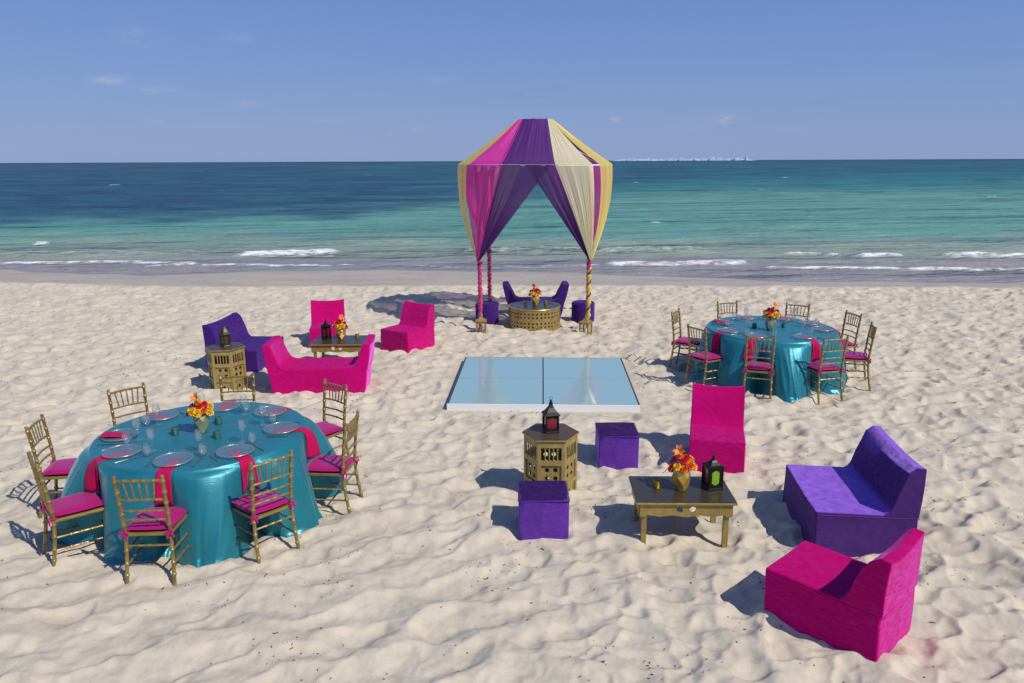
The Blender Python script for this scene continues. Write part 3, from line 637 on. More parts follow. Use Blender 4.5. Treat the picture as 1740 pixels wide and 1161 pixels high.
def make_chair():
    root = empty('chiavari_chair', (0, 0, 0))
    g = M['chair_gold']; wf, wb = .195, .175; hs = .42
    def backpt(s_, z):                      # rear post, leaning and splaying
        if z < hs: tt = 1 - z / hs; return Vector((s_ * (wb + .012 * tt), -.195 - .055 * tt ** 1.6, z))
        tt = (z - hs) / (.92 - hs); return Vector((s_ * (wb + .008 * tt), -.195 - .055 * tt ** 1.3, z))
    for s_ in (-1, 1):
        mb = MB(); bamboo(mb, [backpt(s_, z) for z in (-.045, .08, .2, .32, .42, .5, .6, .7, .8, .915)], .0155, 8, (.12, .22, .33, .44, .56, .66, .76, .86, .96))
        mb.lathe([(.0, .012), (.010, .010), (.017, .002), (.014, -.008)], 8, Matrix.Translation(backpt(s_, .92))); mb.build('rear_post', g, root, smooth=True)
        mb = MB(); bamboo(mb, [(s_ * wf, .195, -.045), (s_ * wf, .19, hs - .01)], .0155, 8, (.2, .4, .62, .85)); mb.build('front_leg', g, root, smooth=True)
    mb = MB()
    pts = [(-wf, .20), (wf, .20), (wb, -.20), (-wb, -.20)]; 
    vs = [(x, y, z) for z in (hs - .028, hs) for x, y in [(p[0] * 1.06, p[1] * 1.04) for p in pts]]
    mb.add(vs, [(3, 2, 1, 0), (4, 5, 6, 7), (0, 1, 5, 4), (1, 2, 6, 5), (2, 3, 7, 6), (3, 0, 4, 7)]); o = mb.build('seat_frame', g, root); bv = o.modifiers.new('b', 'BEVEL'); bv.width = .008; bv.segments = 2
    # cushion: rounded, domed
    nu = 15; pts3 = []
    for side in (1, 0):
        for i in range(nu):
            for j in range(nu):
                u = -1 + 2 * i / (nu - 1); v_ = -1 + 2 * j / (nu - 1)
                sq = lambda q: math.copysign(abs(q) ** .8, q)
                hw = wf + (wb - wf) * (1 - v_) / 2 + .012; k = (1 - u ** 4) * (1 - v_ ** 4)
                cr = 1 - .06 * (u * v_) ** 2
                z = hs + .026 + (.026 * k ** .5 if side else -.022 * k ** .4)
                pts3.append((u * hw * cr, v_ * .205 * cr, z))
    mb = MB(); mb.grid(pts3[:nu * nu], nu, nu); mb.grid(pts3[nu * nu:], nu, nu); mb.build('cushion', M['cushion'], root, smooth=60)
    for s_ in (-1, 1):                       # ribbon bows tying the cushion to the posts
        c = backpt(s_, hs + .012); mb = MB(); mb.tube([c + Vector((.021 * cos(q), .021 * sin(q), 0)) for q in [2 * PI * k / 10 for k in range(11)]], .006, 5)
        for dx_, dz_ in ((.045, -.045), (-.02, -.06), (.035, .012), (-.035, -.008)):
            e = c + Vector((s_ * dx_, -.03, dz_)); mid = (c + e) / 2 + Vector((0, -.012, .006)); mb.tube([c + Vector((0, -.02, 0)), mid, e], [.005, .011, .004], 5)
        mb.build('cushion_tie', M['cushion'], root, smooth=True)
    for z, r, nm in ((.885, .011, 'top_rail'), (.715, .009, 'back_rail'), (.615, .009, 'back_rail'), (.535, .009, 'back_rail')):
        a_, c_ = backpt(-1, z), backpt(1, z); mid = (a_ + c_) / 2 + Vector((0, -.012, .004))
        mb = MB(); bamboo(mb, [a_, a_.lerp(mid, .6) + Vector((0, -.003, 0)), mid, c_.lerp(mid, .6) + Vector((0, -.003, 0)), c_], r, 7, (.2, .4, .6, .8)); mb.build(nm, g, root, smooth=True)
    for k in range(5):
        fx = -.66 + k * .33; a_ = backpt(1, .717); b_ = backpt(1, .882)
        mb = MB(); bamboo(mb, [(fx * a_.x * .82, a_.y - .011, a_.z), (fx * b_.x, b_.y - .011, b_.z)], .0068, 6, (.35, .7)); mb.build('spindle', g, root, smooth=True)
    for s_ in (-1, 1):
        for z in (.15, .26):
            a_ = backpt(s_, z); mb = MB(); bamboo(mb, [a_, (s_ * wf, .194, z)], .0085, 6, (.3, .5, .7)); mb.build('stretcher', g, root, smooth=True)
    for z in (.20, .31):
        mb = MB(); bamboo(mb, [(-wf, .194, z), (wf, .194, z)], .0085, 6, (.3, .5, .7)); mb.build('stretcher', g, root, smooth=True)
    mb = MB(); bamboo(mb, [backpt(-1, .31), backpt(1, .31)], .0085, 6, (.3, .5, .7)); mb.build('stretcher', g, root, smooth=True)
    return freeze(root)
chair0 = make_chair(); chair_used = [False]
def place_chair(cx, cy, ang, r, twist, label, group):
    o = chair0 if not chair_used[0] else copy_tree(chair0); chair_used[0] = True
    a_ = R(ang); o.location = (cx + r * cos(a_), cy + r * sin(a_), 0); o.rotation_euler = (0, 0, a_ + PI / 2 + R(twist)); tag(o, label, 'chair', group); return o

# ------------------------------------------------------------------ place setting prototypes
def proto_plate():
    root = empty('charger_plate', (0, 0, 0))
    mb = MB(); mb.lathe([(0, .004), (.10, .004), (.118, .009), (.155, .017), (.158, .021), (.153, .021), (.117, .013), (.10, .008), (0, .008)], 48); mb.build('dish', M['plate_glass'], root, smooth=True)
    mb = MB(); nb = 48; n6 = 6
    pts = []
    for k in range(nb * 2):
        a_ = 2 * PI * k / (nb * 2); r = .0058 if k % 2 == 0 else .0028
        for q in range(n6): pts.append(((.161 + r * cos(2 * PI * q / n6)) * cos(a_), (.161 + r * cos(2 * PI * q / n6)) * sin(a_), .019 + r * sin(2 * PI * q / n6)))
    pts += pts[:n6]; mb.grid(pts, nb * 2 + 1, n6, wrap=True); mb.build('beaded_rim', paint_gold('rim_gold', (.62, .52, .30), .7, .3), root, smooth=60); return freeze(root)
def proto_wine():
    mb = MB(); mb.lathe([(0, .002), (.034, .002), (.034, .004), (.006, .008), (.0035, .02), (.0035, .085), (.012, .098), (.034, .125), (.038, .150), (.031, .205), (.0285, .216), (.0275, .216), (.036, .150), (.032, .127), (0, .102)], 24)
    return mb.build('wine_glass', M['glass'], None, smooth=60)
def proto_tumbler():
    mb = MB(); mb.lathe([(0, .002), (.022, .002), (.036, .02), (.041, .045), (.036, .085), (.031, .105), (.0302, .105), (.0345, .085), (.039, .045), (.034, .022), (0, .006)], 24)
    return mb.build('stemless_glass', M['glass'], None, smooth=60)
def proto_fork():
    mb = MB(); mb.tube([(0, -.10, .004), (0, -.04, .006), (0, .03, .004)], [.0055, .0032, .003], 6); mb.box((0, .045, .0045), (.02, .03, .0025))
    for x_ in (-.0085, -.003, .003, .0085): mb.box((x_, .078, .005), (.0028, .042, .002))
    return mb.build('fork', M['silver'], None, smooth=True)
def proto_knife():
    mb = MB(); mb.tube([(0, -.11, .0045), (0, -.05, .006), (0, .0, .0045)], [.0055, .0065, .0045], 6); mb.box((.001, .058, .005), (.015, .118, .002))
    return mb.build('knife', M['silver'], None, smooth=True)
PR = {'charger_plate': proto_plate(), 'wine_glass': proto_wine(), 'stemless_glass': proto_tumbler(), 'fork': proto_fork(), 'knife': proto_knife()}
for k in PR: KIDS.setdefault(PR[k].name, [])
PU = {k: False for k in PR}
def put(kind, loc, rz, label, cat, group):
    o = PR[kind] if not PU[kind] else copy_tree(PR[kind]); PU[kind] = True
    o.location = loc; o.rotation_euler = (0, 0, rz); tag(o, label, cat, group); return o

def flower_head(kind, r):
    mb = MB(); rg = random.Random(kind)
    if kind == 'lily':
        for k in range(6):
            a_ = 2 * PI * k / 6 + (.25 if k % 2 else 0); T = Matrix.Rotation(a_, 4, 'Z'); pts = []
            for i in range(5):
                u = i / 4; ww = r * .34 * sin(PI * min(1, u * .8 + .16)); z = r * (.45 * u + .25 * sin(u * 2.6)); 
                for j in (-1, 0, 1): pts.append((r * 1.15 * u ** .9, ww * j, z - abs(j) * -.004))
            mb.grid(pts, 5, 3, T)
    else:
        for ring, (np_, op, hh, rr_) in enumerate([(3, .12, .75, .30), (5, .34, .72, .62), (6, .62, .58, .9), (6, .95, .30, 1.02)]):
            for k in range(np_):
                T = Matrix.Rotation(2 * PI * k / np_ + ring * .7 + rg.random() * .3, 4, 'Z'); pts = []
                for i in range(4):
                    u = i / 3; rad = r * (.10 + (rr_ - .1) * (u ** (.7 if ring < 3 else .9))); z = r * (hh * u ** 1.1 - (.18 * u ** 4 if ring > 1 else 0)) - r * .05 * ring
                    for j in range(5):
                        v_ = (j - 2) / 2; aa = v_ * (1.9 / np_) * (.7 + .5 * u) * 1.25; pts.append((rad * cos(aa) * (1 - .06 * v_ * v_ * u), rad * sin(aa), z - r * .10 * v_ * v_ * u))
                mb.grid(pts, 4, 5, T)
    return mb
def arrangement(loc, scale, vase_mat, seed, label, flip=1, faceted=True):
    root = empty('flower_vase', loc, 0, label, 'vase of flowers', 'vases of bright flowers'); S = scale
    mb = MB()
    def ringp(r, z, n, off): return [(r * cos(2 * PI * k / n + off), r * sin(2 * PI * k / n + off), z) for k in range(n)]
    nf = 6; rings = [ringp(.036, 0, nf, 0), ringp(.056, .048, nf, PI / nf), ringp(.064, .10, nf, 0), ringp(.054, .15, nf, PI / nf), ringp(.046, .15, nf, PI / nf)]
    vs = [tuple(c * S for c in p) for rg_ in rings for p in rg_]; fs = [tuple(range(nf))[::-1]]
    for i in range(3):
        for k in range(nf):
            a0, a1 = i * nf + k, i * nf + (k + 1) % nf; b0, b1 = (i + 1) * nf + k, (i + 1) * nf + (k + 1) % nf
            if i % 2 == 0: fs += [(a0, a1, b0), (a1, b1, b0)]
            else: fs += [(a0, b1, b0), (a0, a1, b1)]
    for k in range(nf): fs.append((3 * nf + k, 3 * nf + (k + 1) % nf, 4 * nf + (k + 1) % nf, 4 * nf + k))
    ins = len(vs); vs += [tuple(c * S for c in p) for p in ringp(.042, .10, nf, PI / nf)]
    for k in range(nf): fs.append((4 * nf + k, 4 * nf + (k + 1) % nf, ins + (k + 1) % nf, ins + k))
    fs.append(tuple(ins + k for k in range(nf))); mb.add(vs, fs); mb.build('vase', vase_mat, root)
    rg = random.Random(seed)
    spots = [(-.045, -.05, .185, 'y'), (.0, -.062, .172, 'y'), (.045, -.045, .19, 'o'), (.03, .01, .225, 'r'), (-.055, .0, .205, 'm'), (-.02, .02, .235, 'y'), (.06, .035, .20, 'y'), (-.03, .055, .20, 'r'), (.02, .06, .195, 'o'), (-.075, -.03, .165, 'r'), (.075, -.01, .165, 'y'), (.005, -.02, .215, 'r'), (-.02, -.0, .275, 'L')]
    rg.shuffle(spots) if seed % 2 else None
    cm = dict(y='petal_yellow', o='petal_orange', r='petal_red', m='petal_magenta', L='petal_peach')
    for k, (x_, y_, z_, c_) in enumerate(spots):
        lily = c_ == 'L'; r = (.037 if lily else rg.uniform(.027, .036)) * S; 
        if seed % 3 == 1 and c_ == 'y' and k % 2: c_ = 'o'
        hb_ = flower_head('lily' if lily else ('rose%d' % (k % 3)), r)
        o = hb_.build('flower', M[cm[c_]], root, smooth=60, clean=False)
        p = Vector((x_ * flip, y_, z_)) * S; d = Vector((x_ * flip * 1.0, y_ - .04, .09 if not lily else .03)).normalized(); o.location = p; o.rotation_euler = d.to_track_quat('Z', 'Y').to_euler()
    mb = MB()
    for k in range(13):
        a_ = rg.random() * 2 * PI; rr_ = rg.uniform(.05, .095) * S; z_ = rg.uniform(.14, .24) * S
        b0 = Vector((.02 * cos(a_), .02 * sin(a_), .13)) * S; e = Vector((rr_ * cos(a_), rr_ * sin(a_), z_)); m_ = (b0 + e) / 2 + Vector((0, 0, .025 * S)); sd_ = Vector((-sin(a_), cos(a_), 0)) * .014 * S
        mb.add([b0, m_ + sd_, m_ - sd_, e, m_ + Vector((0, 0, .006))], [(0, 1, 4), (0, 4, 2), (4, 1, 3), (2, 4, 3)])
    mb.tube([Vector((0, 0, .12)) * S, Vector((-.015 * flip, 0, .22)) * S, Vector((-.03 * flip, 0, .30)) * S], .003, 5)
    mb.tube([Vector((0, 0, .12)) * S, Vector((-.08 * flip, -.01, .17)) * S, Vector((-.13 * flip, -.01, .12)) * S], [.003, .006, .002], 5)
    mb.build('foliage', M['leaf'], root, clean=False); return root
def votive(loc, matk, label, h=.07, r=.034):
    root = empty('votive_holder', loc, 0, label, 'candle holder', 'small metallic votive cups')
    mb = MB(); mb.lathe([(0, .0), (r * .93, .0), (r, .004), (r, h), (r * .9, h), (r * .88, .02), (0, .02)], 24); mb.build('cup', M[matk], root, smooth=50)
    mb = MB(); mb.lathe([(0, .0205), (r * .8, .0205), (r * .8, h * .55), (0, h * .55)], 16); mb.build('wax', M['candle'], root, smooth=50); return root

# ------------------------------------------------------------------ the two dining tables
TH = .76
def dining(cx, cy, angs, plates, tr, seats, which, seed, gaps, near_=True):
    r0 = .965
    tb = empty('round_table', (cx, cy, 0), 0, 'round dining table hidden under the teal cloth, the %s one' % which, 'table', 'round dining tables')
    mb = MB(); mb.lathe([(0, .715), (r0 - .03, .715), (r0 - .03, .745), (0, .745)], 48); mb.build('tabletop', mat('plywood', (.3, .2, .1), .7), tb)
    for k in range(4):
        a_ = PI / 4 + k * PI / 2; mb = MB(); mb.tube([(.6 * cos(a_), .6 * sin(a_), -.03), (.6 * cos(a_), .6 * sin(a_), .714)], .018, 8); mb.build('leg', M['black_iron'], tb, smooth=True)
    rg = random.Random(seed); nth = 540; nt_ = 40
    tabn = perlin(np.arange(0, 200, .05)[None, :] + 0 * np.arange(0, 12, .05)[:, None], np.arange(0, 12, .05)[:, None] + 0 * np.arange(0, 200, .05)[None, :], 300 + seed)
    def nz1(a, b):
        a = (a % 190) / .05; b = (b % 11.5) / .05; i = int(a); j = int(b); fa = a - i; fb = b - j
        return (tabn[j, i] * (1 - fa) + tabn[j, i + 1] * fa) * (1 - fb) + (tabn[j + 1, i] * (1 - fa) + tabn[j + 1, i + 1] * fa) * fb
    A_ = sorted([a % 360 for a in angs]); ph = [rg.random() * 6.28 for _ in range(6)]
    def prof(th, t_):
        a = math.degrees(th) % 360; dl = min((abs((a - q + 180) % 360 - 180), q) for q in A_)[0]
        # index of the gap between two chairs
        gi = 0
        for i in range(len(A_)):
            lo = A_[i]; hi = A_[(i + 1) % len(A_)]; span = (hi - lo) % 360
            if (a - lo) % 360 <= span: gi = i; w_ = ((a - lo) % 360) / span; break
        bul = max(0.0, sin(PI * w_)) ** .95; amp = gaps[gi]
        xx_ = th + .10 * t_ * sin(th * 5 + ph[0]) + .05 * t_ * t_ * sin(th * 13 + ph[1])
        fold = .060 * nz1(xx_ * 6.0 + ph[0], t_ * .8) + .036 * (.55 - abs(nz1(xx_ * 11 + ph[1], t_ * 1.1 + 4)) * 2.2) * (.35 + .65 * max(0, nz1(th * 2.0 + 9, 2.2) + .4)) + .010 * nz1(xx_ * 26, t_ * 1.5 + 7)
        r = r0 + .012 + t_ * (-.07 * (1 - bul)) + bul * amp * (t_ ** .62) * (1.0 - .10 * t_ ** 4) + fold * (t_ ** .8) * (.60 + .7 * (1 - bul))
        if t_ > .9: r += (t_ - .9) * .35 * (1 + .6 * sin(th * 17 + ph[3]))
        return r
    def cloth_r(th, z): return prof(th, min(1, max(0, (TH - z) / (TH + .02))))
    pts = []; rows = 0
    for rr_ in (.0, .15, .3, .45, .6, .72, .82, .9, .94, .96):
        rows += 1
        for k in range(nth):
            th = 2 * PI * k / nth; z = TH + .0015 * sin(th * 5 + rr_ * 8 + ph[4]) * (rr_ > .1)
            pts.append((rr_ * cos(th) * r0 / .96, rr_ * sin(th) * r0 / .96, z))
    for i in range(nt_):
        t_ = (i + .4) / (nt_ - .6) ; rows += 1
        for k in range(nth):
            th = 2 * PI * k / nth; rnd = .010 * min(1, t_ / .03); r = prof(th, t_); r = r0 + (r - r0) * min(1, t_ / .06)
            z = TH - .004 - t_ * (TH + .020) + (.012 * sin(th * 19 + ph[5]) if t_ > .93 else 0); pts.append((r * cos(th), r * sin(th), z))
    mb = MB(); mb.grid(pts, rows, nth, wrap=True)
    o = mb.build('tablecloth', M['teal_satin'], None, smooth=True); 
    if 'sharp_edge' in o.data.attributes: o.data.attributes.remove(o.data.attributes['sharp_edge'])
    o.location = (cx, cy, 0); tag(o, 'floor-length teal satin cloth draped over the %s round table' % which, 'tablecloth', 'teal satin tablecloths')
    zt = TH + .003
    for i, (a, pa, sn) in enumerate(zip(angs, plates, seats)):
        place_chair(cx, cy, a, 1.19 + tr[i][0], tr[i][1], 'gold bamboo-style chair with magenta cushion at the %s seat of the %s teal table' % (sn, which), 'gold chairs around the %s table' % which)
        p = R(pa)
        def P(r, da=0): return (cx + r * cos(p + R(da)), cy + r * sin(p + R(da)))
        # napkin
        mb = MB(); pts = []; wn = .062 if near_ else .058; path = []
        folded = tr[i][2]
        if folded:
            prof_ = [(.66, zt + .006), (.70, zt + .010), (.78, zt + .024), (.85, zt + .034), (.895, zt + .036), (.905, zt + .03), (.90, zt + .0245), (.86, zt + .0225)]
            for r_, z_ in prof_:
                for j in range(5): v_ = (j - 2) / 2; pts.append((r_, v_ * (.052 + .03 * (r_ - .66) / .24), z_ + .002 * sin(j * 2)))
            mb.grid(pts, len(prof_), 5)
        else:
            zs = [(.665, zt + .001), (.75, zt + .001), (.85, zt + .001), (.93, zt + .002), (.965, zt)]
            for r_, z_ in zs:
                for j in range(7): v_ = (j - 3) / 3; pts.append((r_, v_ * wn * (.85 + .15 * (r_ > .8)), z_))
            for k in range(1, 9):
                z_ = TH - .005 - k * .034
                for j in range(7):
                    v_ = (j - 3) / 3; off = v_ * wn * (1 + .012 * k); th_ = p + math.atan2(off, .97); rr_ = cloth_r(th_, z_) + .014 + .006 * sin(j * 1.9 + k * .3 + i) * min(1, k / 3); pts.append((rr_ * cos(th_ - p), rr_ * sin(th_ - p), z_ + .006 * v_))
            mb.grid(pts, len(zs) + 8, 7)
        o = mb.build('napkin', M['napkin'], None, smooth=True, clean=False); o.location = (cx, cy, 0); o.rotation_euler = (0, 0, p)
        so = o.modifiers.new('thick', 'SOLIDIFY'); so.thickness = .003; so.offset = 1
        tag(o, ('magenta napkin folded over the plate rim at the %s seat of the %s teal table' if folded else 'magenta napkin tucked under the plate at the %s seat of the %s teal table') % (sn, which), 'napkin', 'magenta napkins on the %s table' % which)
        S = '%s seat of the %s teal table' % (sn, which)
        x_, y_ = P(.745); put('charger_plate', (x_, y_, zt + (.004 if not folded else .0)), rg.random() * 6, 'clear plate with gold beaded rim at the ' + S, 'plate', 'charger plates on the %s table' % which)
        x_, y_ = P(.56, 15 + rg.uniform(-2, 2)); put('wine_glass', (x_, y_, zt), 0, 'clear stemmed wine glass at the ' + S, 'wine glass', 'wine glasses on the %s table' % which)
        x_, y_ = P(.655, 19.5 + rg.uniform(-1.5, 1.5)); put('stemless_glass', (x_, y_, zt), 0, 'clear stemless tumbler at the ' + S, 'tumbler', 'tumblers on the %s table' % which)
        x_, y_ = P(.775, -14.5); put('fork', (x_, y_, zt), p + PI / 2, 'silver fork left of the plate at the ' + S, 'fork', 'forks on the %s table' % which)
        x_, y_ = P(.80, 14.8); put('knife', (x_, y_, zt), p + PI / 2, 'silver knife right of the plate at the ' + S, 'knife', 'knives on the %s table' % which)
dining(-2.99, 6.99, [-87, -47, -1, 47, 97, 141, 183, -131], [-87, -47, 4, 50, 95, 143, 189, 227],
       [(.0, 0, 0), (0, 4, 0), (.02, -6, 0), (.10, 4, 0), (.08, 0, 0), (.14, -4, 0), (.10, 8, 1), (0, -8, 0)],
       ['front', 'front-right', 'right', 'back-right', 'back', 'back-left', 'left', 'front-left'], 'nearer', 3,
       # gaps from the chair at angle 47 on, counter-clockwise: 47-97, 97-141, 141-183, 183-229, 229-273, 273-313, 313-359, 359-47
       [.20, .16, .22, .40, .22, .30, .30, .42])
dining(4.02, 11.6, [-115, -71, -24, 16, 54, 101, 156, 204], [-124, -70, -14, 21, 57, 102, 150, 200],
       [(0, 6, 0), (-.02, -5, 0), (0, 8, 0), (.06, -4, 0), (.02, 4, 0), (.02, 4, 0), (.06, -6, 1), (.0, 6, 0)],
       ['front', 'front-right', 'right', 'back-right', 'far back-right', 'far back', 'back-left', 'front-left'], 'farther', 8,
       # 16-54, 54-101, 101-156, 156-204, 204-245, 245-289, 289-336, 336-16
       [.16, .16, .22, .22, .26, .42, .26, .22], False)
zt = TH + .003
arrangement((-2.99, 6.99, zt), 1.25, M['vase_sage'], 2, 'faceted sage vase of orange, red and yellow flowers centred on the nearer teal table')
arrangement((3.95, 11.42, zt), 1.4, M['vase_sage'], 5, 'faceted sage vase of orange and red flowers centred on the farther teal table', -1)
for (x_, y_), w_ in zip([(-3.23, 6.93), (-2.79, 6.83), (-2.93, 7.24)], ['left of', 'right of', 'just behind']):
    votive((x_, y_, zt), 'votive_green', 'green mercury-glass votive cup %s the vase on the nearer teal table' % w_)
for (x_, y_), w_ in zip([(3.76, 11.60), (4.22, 11.62)], ['left of', 'right of']):
    votive((x_, y_, zt), 'votive_green', 'green mercury-glass votive cup %s the vase on the farther teal table' % w_)

# ------------------------------------------------------------------ hexagonal side tables
def hextable(loc, rz, Rr, H_, label):
    root = empty('hexagonal_table', loc, rz, label, 'side table', 'pierced gold hexagonal side tables'); g = M['side_table_gold']
    rs_ = Rr * .93; sw = rs_; ap = rs_ * cos(PI / 6); Hp = H_ - .02; x0 = sw / 2 - .034
    # outline with scalloped foot
    foot = [(-sw / 2, 0), (-sw / 2 + .045, 0), (-sw / 2 + .055, .022), (-.05, .03), (-.02, .024), (0, .036), (.02, .024), (.05, .03), (sw / 2 - .055, .022), (sw / 2 - .045, 0), (sw / 2, 0)]
    z = lambda q: q * Hp
    for k in range(6):
        a_ = -PI / 2 + k * PI / 3; T = Matrix.Rotation(a_ + PI / 2, 4, 'Z') @ Matrix.Translation((0, -ap + .008, 0))
        mb = MB(); plate(mb, foot + [(sw / 2, Hp), (-sw / 2, Hp)], [rect(-x0, z(.70), x0, z(.90)), rect(-x0, z(.33), x0, z(.62)), rect(-x0, z(.085), x0, z(.27))], .016)
        pn = mb.build('panel', g, root); pn.matrix_basis = T
        for q in range(4):
            xx_ = -x0 + (q + 1) * (2 * x0) / 5; mb = MB(); zz0, zz1 = z(.70), z(.90)
            pr = [(.0045, 0), (.0085, .12), (.005, .22), (.0095, .38), (.005, .5), (.0095, .62), (.005, .78), (.0085, .88), (.0045, 1)]
            mb.lathe([(r_, zz0 + (zz1 - zz0) * u) for r_, u in pr], 8, Matrix.Translation((xx_, 0, 0))); mb.build('spindle', g, pn, smooth=True)
        mb = MB(); rr_ = .0235 * sw / .27
        plate(mb, rect(-x0 - .006, z(.325), x0 + .006, z(.625)), [circ(sx * .042 * sw / .27, z(.475) + sz * .043, rr_, 12) for sx in (-1, 1) for sz in (-1, 1)], .007, Matrix.Translation((0, .0125, 0)))
        mb.build('pierced_inset', g, pn)
        mb = MB(); plate(mb, rect(-x0 - .006, z(.08), x0 + .006, z(.275)), [[(-.022, z(.09)), (.022, z(.09)), (.022, z(.135)), (.010, z(.16)), (0, z(.185)), (-.010, z(.16)), (-.022, z(.135))]], .007, Matrix.Translation((0, .0125, 0)))
        mb.build('arch_inset', g, pn)
    mb = MB(); mb.lathe([(0, H_ - .020), (Rr * .97, H_ - .020), (Rr, H_ - .014), (Rr, H_ - .002), (0, H_ - .002)], 6); o = mb.build('table_edge', g, root)
    mb = MB(); mb.lathe([(0, H_ - .0015), (Rr * .985, H_ - .0015), (Rr * .98, H_ + .003), (0, H_ + .003)], 6); o = mb.build('tabletop', M['brown_top'], root)
    return root
hextable((.385, 7.27, -.03), R(-1), .29, .68, 'gold hexagonal side table holding the black-roofed red lantern, behind the front purple ottoman')
hextable((-4.27, 11.07, -.03), R(5), .295, .66, 'gold hexagonal side table holding the bronze lantern, in front of the left purple love seat')

# ------------------------------------------------------------------ lanterns
def lantern(loc, rz, n, r, h, roof_h, metal, glass, label, open_=False, pw=.30, cage=False, flame=None):
    root = empty('lantern', loc, rz, label, 'lantern', 'moroccan style lanterns'); mt = M[metal]
    off = PI / n; mb = MB(); b_h = .022
    mb.lathe([(0, 0), (r * 1.12, 0), (r * 1.12, .006), (r * 1.02, b_h), (0, b_h)], n, off=off); mb.build('base', mt, root)
    ws = 2 * r * sin(PI / n); ap = r * cos(PI / n)
    for k in range(n):
        a_ = 2 * PI * k / n + off; mb = MB(); mb.tube([(r * cos(a_), r * sin(a_), b_h), (r * cos(a_), r * sin(a_), b_h + h)], r * .075, 5); mb.build('post', mt, root)
    for k in range(n):
        a_ = 2 * PI * k / n + 2 * off; T = Matrix.Rotation(a_ + PI / 2, 4, 'Z') @ Matrix.Translation((0, -ap + .003, b_h))
        if not open_:
            hw = ws * pw; mb = MB(); hp = [(-hw, h * .22), (0, h * .10), (hw, h * .22), (hw, h * .78), (0, h * .92), (-hw, h * .78)]
            plate(mb, rect(-ws * .47, 0, ws * .47, h), [hp], .005); o = mb.build('pierced_side', mt, root); o.matrix_basis = T
            g_ = glass[k % len(glass)]
            mb = MB(); plate(mb, [(x_ * 1.08, h * .5 + (z_ - h * .5) * 1.04) for x_, z_ in hp], [], .0018, Matrix.Translation((0, .005, 0))); mb.build('pane', M[g_], o)
        else:
            mb = MB(); hw = ws * .40; arch = [(-hw, h * .07), (hw, h * .07)] + [(hw * cos(PI * q / 8), h * .66 + h * .26 * sin(PI * q / 8)) for q in range(9)]
            plate(mb, rect(-ws * .48, 0, ws * .48, h), [arch], .006); o = mb.build('arched_side', mt, root); o.matrix_basis = T
            mb = MB(); plate(mb, rect(-ws * .44, h * .04, ws * .44, h * .95), [], .0015, Matrix.Translation((0, .006, 0))); mb.build('pane', M[glass[0]], o)
    z0 = b_h + h; mb = MB()
    mb.lathe([(r * .3, z0 - .001), (r * 1.22, z0 - .001), (r * 1.24, z0 + .008), (r * .80, z0 + roof_h * .32), (r * .42, z0 + roof_h * .68), (r * .20, z0 + roof_h), (0, z0 + roof_h)], n, off=off); mb.build('roof', mt, root)
    mb = MB(); zr = z0 + roof_h; mb.lathe([(r * .18, zr - .004), (r * .26, zr + .008), (r * .12, zr + .018), (r * .20, zr + .030), (.004, zr + .042), (0, zr + .046)], 10)
    mb.tube([(.016 * cos(q), 0, zr + .058 + .016 * sin(q)) for q in [2 * PI * k / 12 for k in range(13)]], .0022, 5); mb.build('finial', mt, root, smooth=50)
    mb = MB(); rc = min(.026, r * .38); mb.lathe([(0, b_h + .001), (rc, b_h + .001), (rc, b_h + h * .42), (rc * .8, b_h + h * .44), (0, b_h + h * .43)], 14)
    mb.build('candle', M[flame or 'candle'], root, smooth=50); return root
lantern((.385, 7.28, .654), R(13), 4, .090, .155, .11, 'black_iron', ['rose_glass', 'rose_glass', 'red_glass', 'red_glass'], pw=.40, label='black lantern with red glass on the hexagonal table beside the dance floor')
lantern((-4.27, 11.09, .634), R(10), 6, .078, .155, .125, 'bronze_iron', ['amber_glass'], 'dull bronze lantern with yellow candle on the left hexagonal side table', flame='wick_candle_green')
lantern((1.80, 6.42, .424), R(14), 4, .092, .185, .06, 'black_iron', ['rose_glass', 'rose_glass', 'green_glass', 'rose_glass'], 'black square lantern with a bright green pane on the near coffee table')
lantern((-3.10, 12.46, .424), R(20), 6, .082, .19, .07, 'black_iron', ['red_glass'], 'black lantern with dark red panes on the far left coffee table')
lantern((-.61, 14.78, -.01), R(0), 4, .13, .22, .09, 'gold', ['clear_pane'], 'small gold glazed floor lantern by the left front post of the canopy', True)
lantern((1.44, 14.60, -.01), R(-30), 4, .13, .22, .09, 'gold', ['clear_pane'], 'small gold glazed floor lantern by the right front post of the canopy', True)

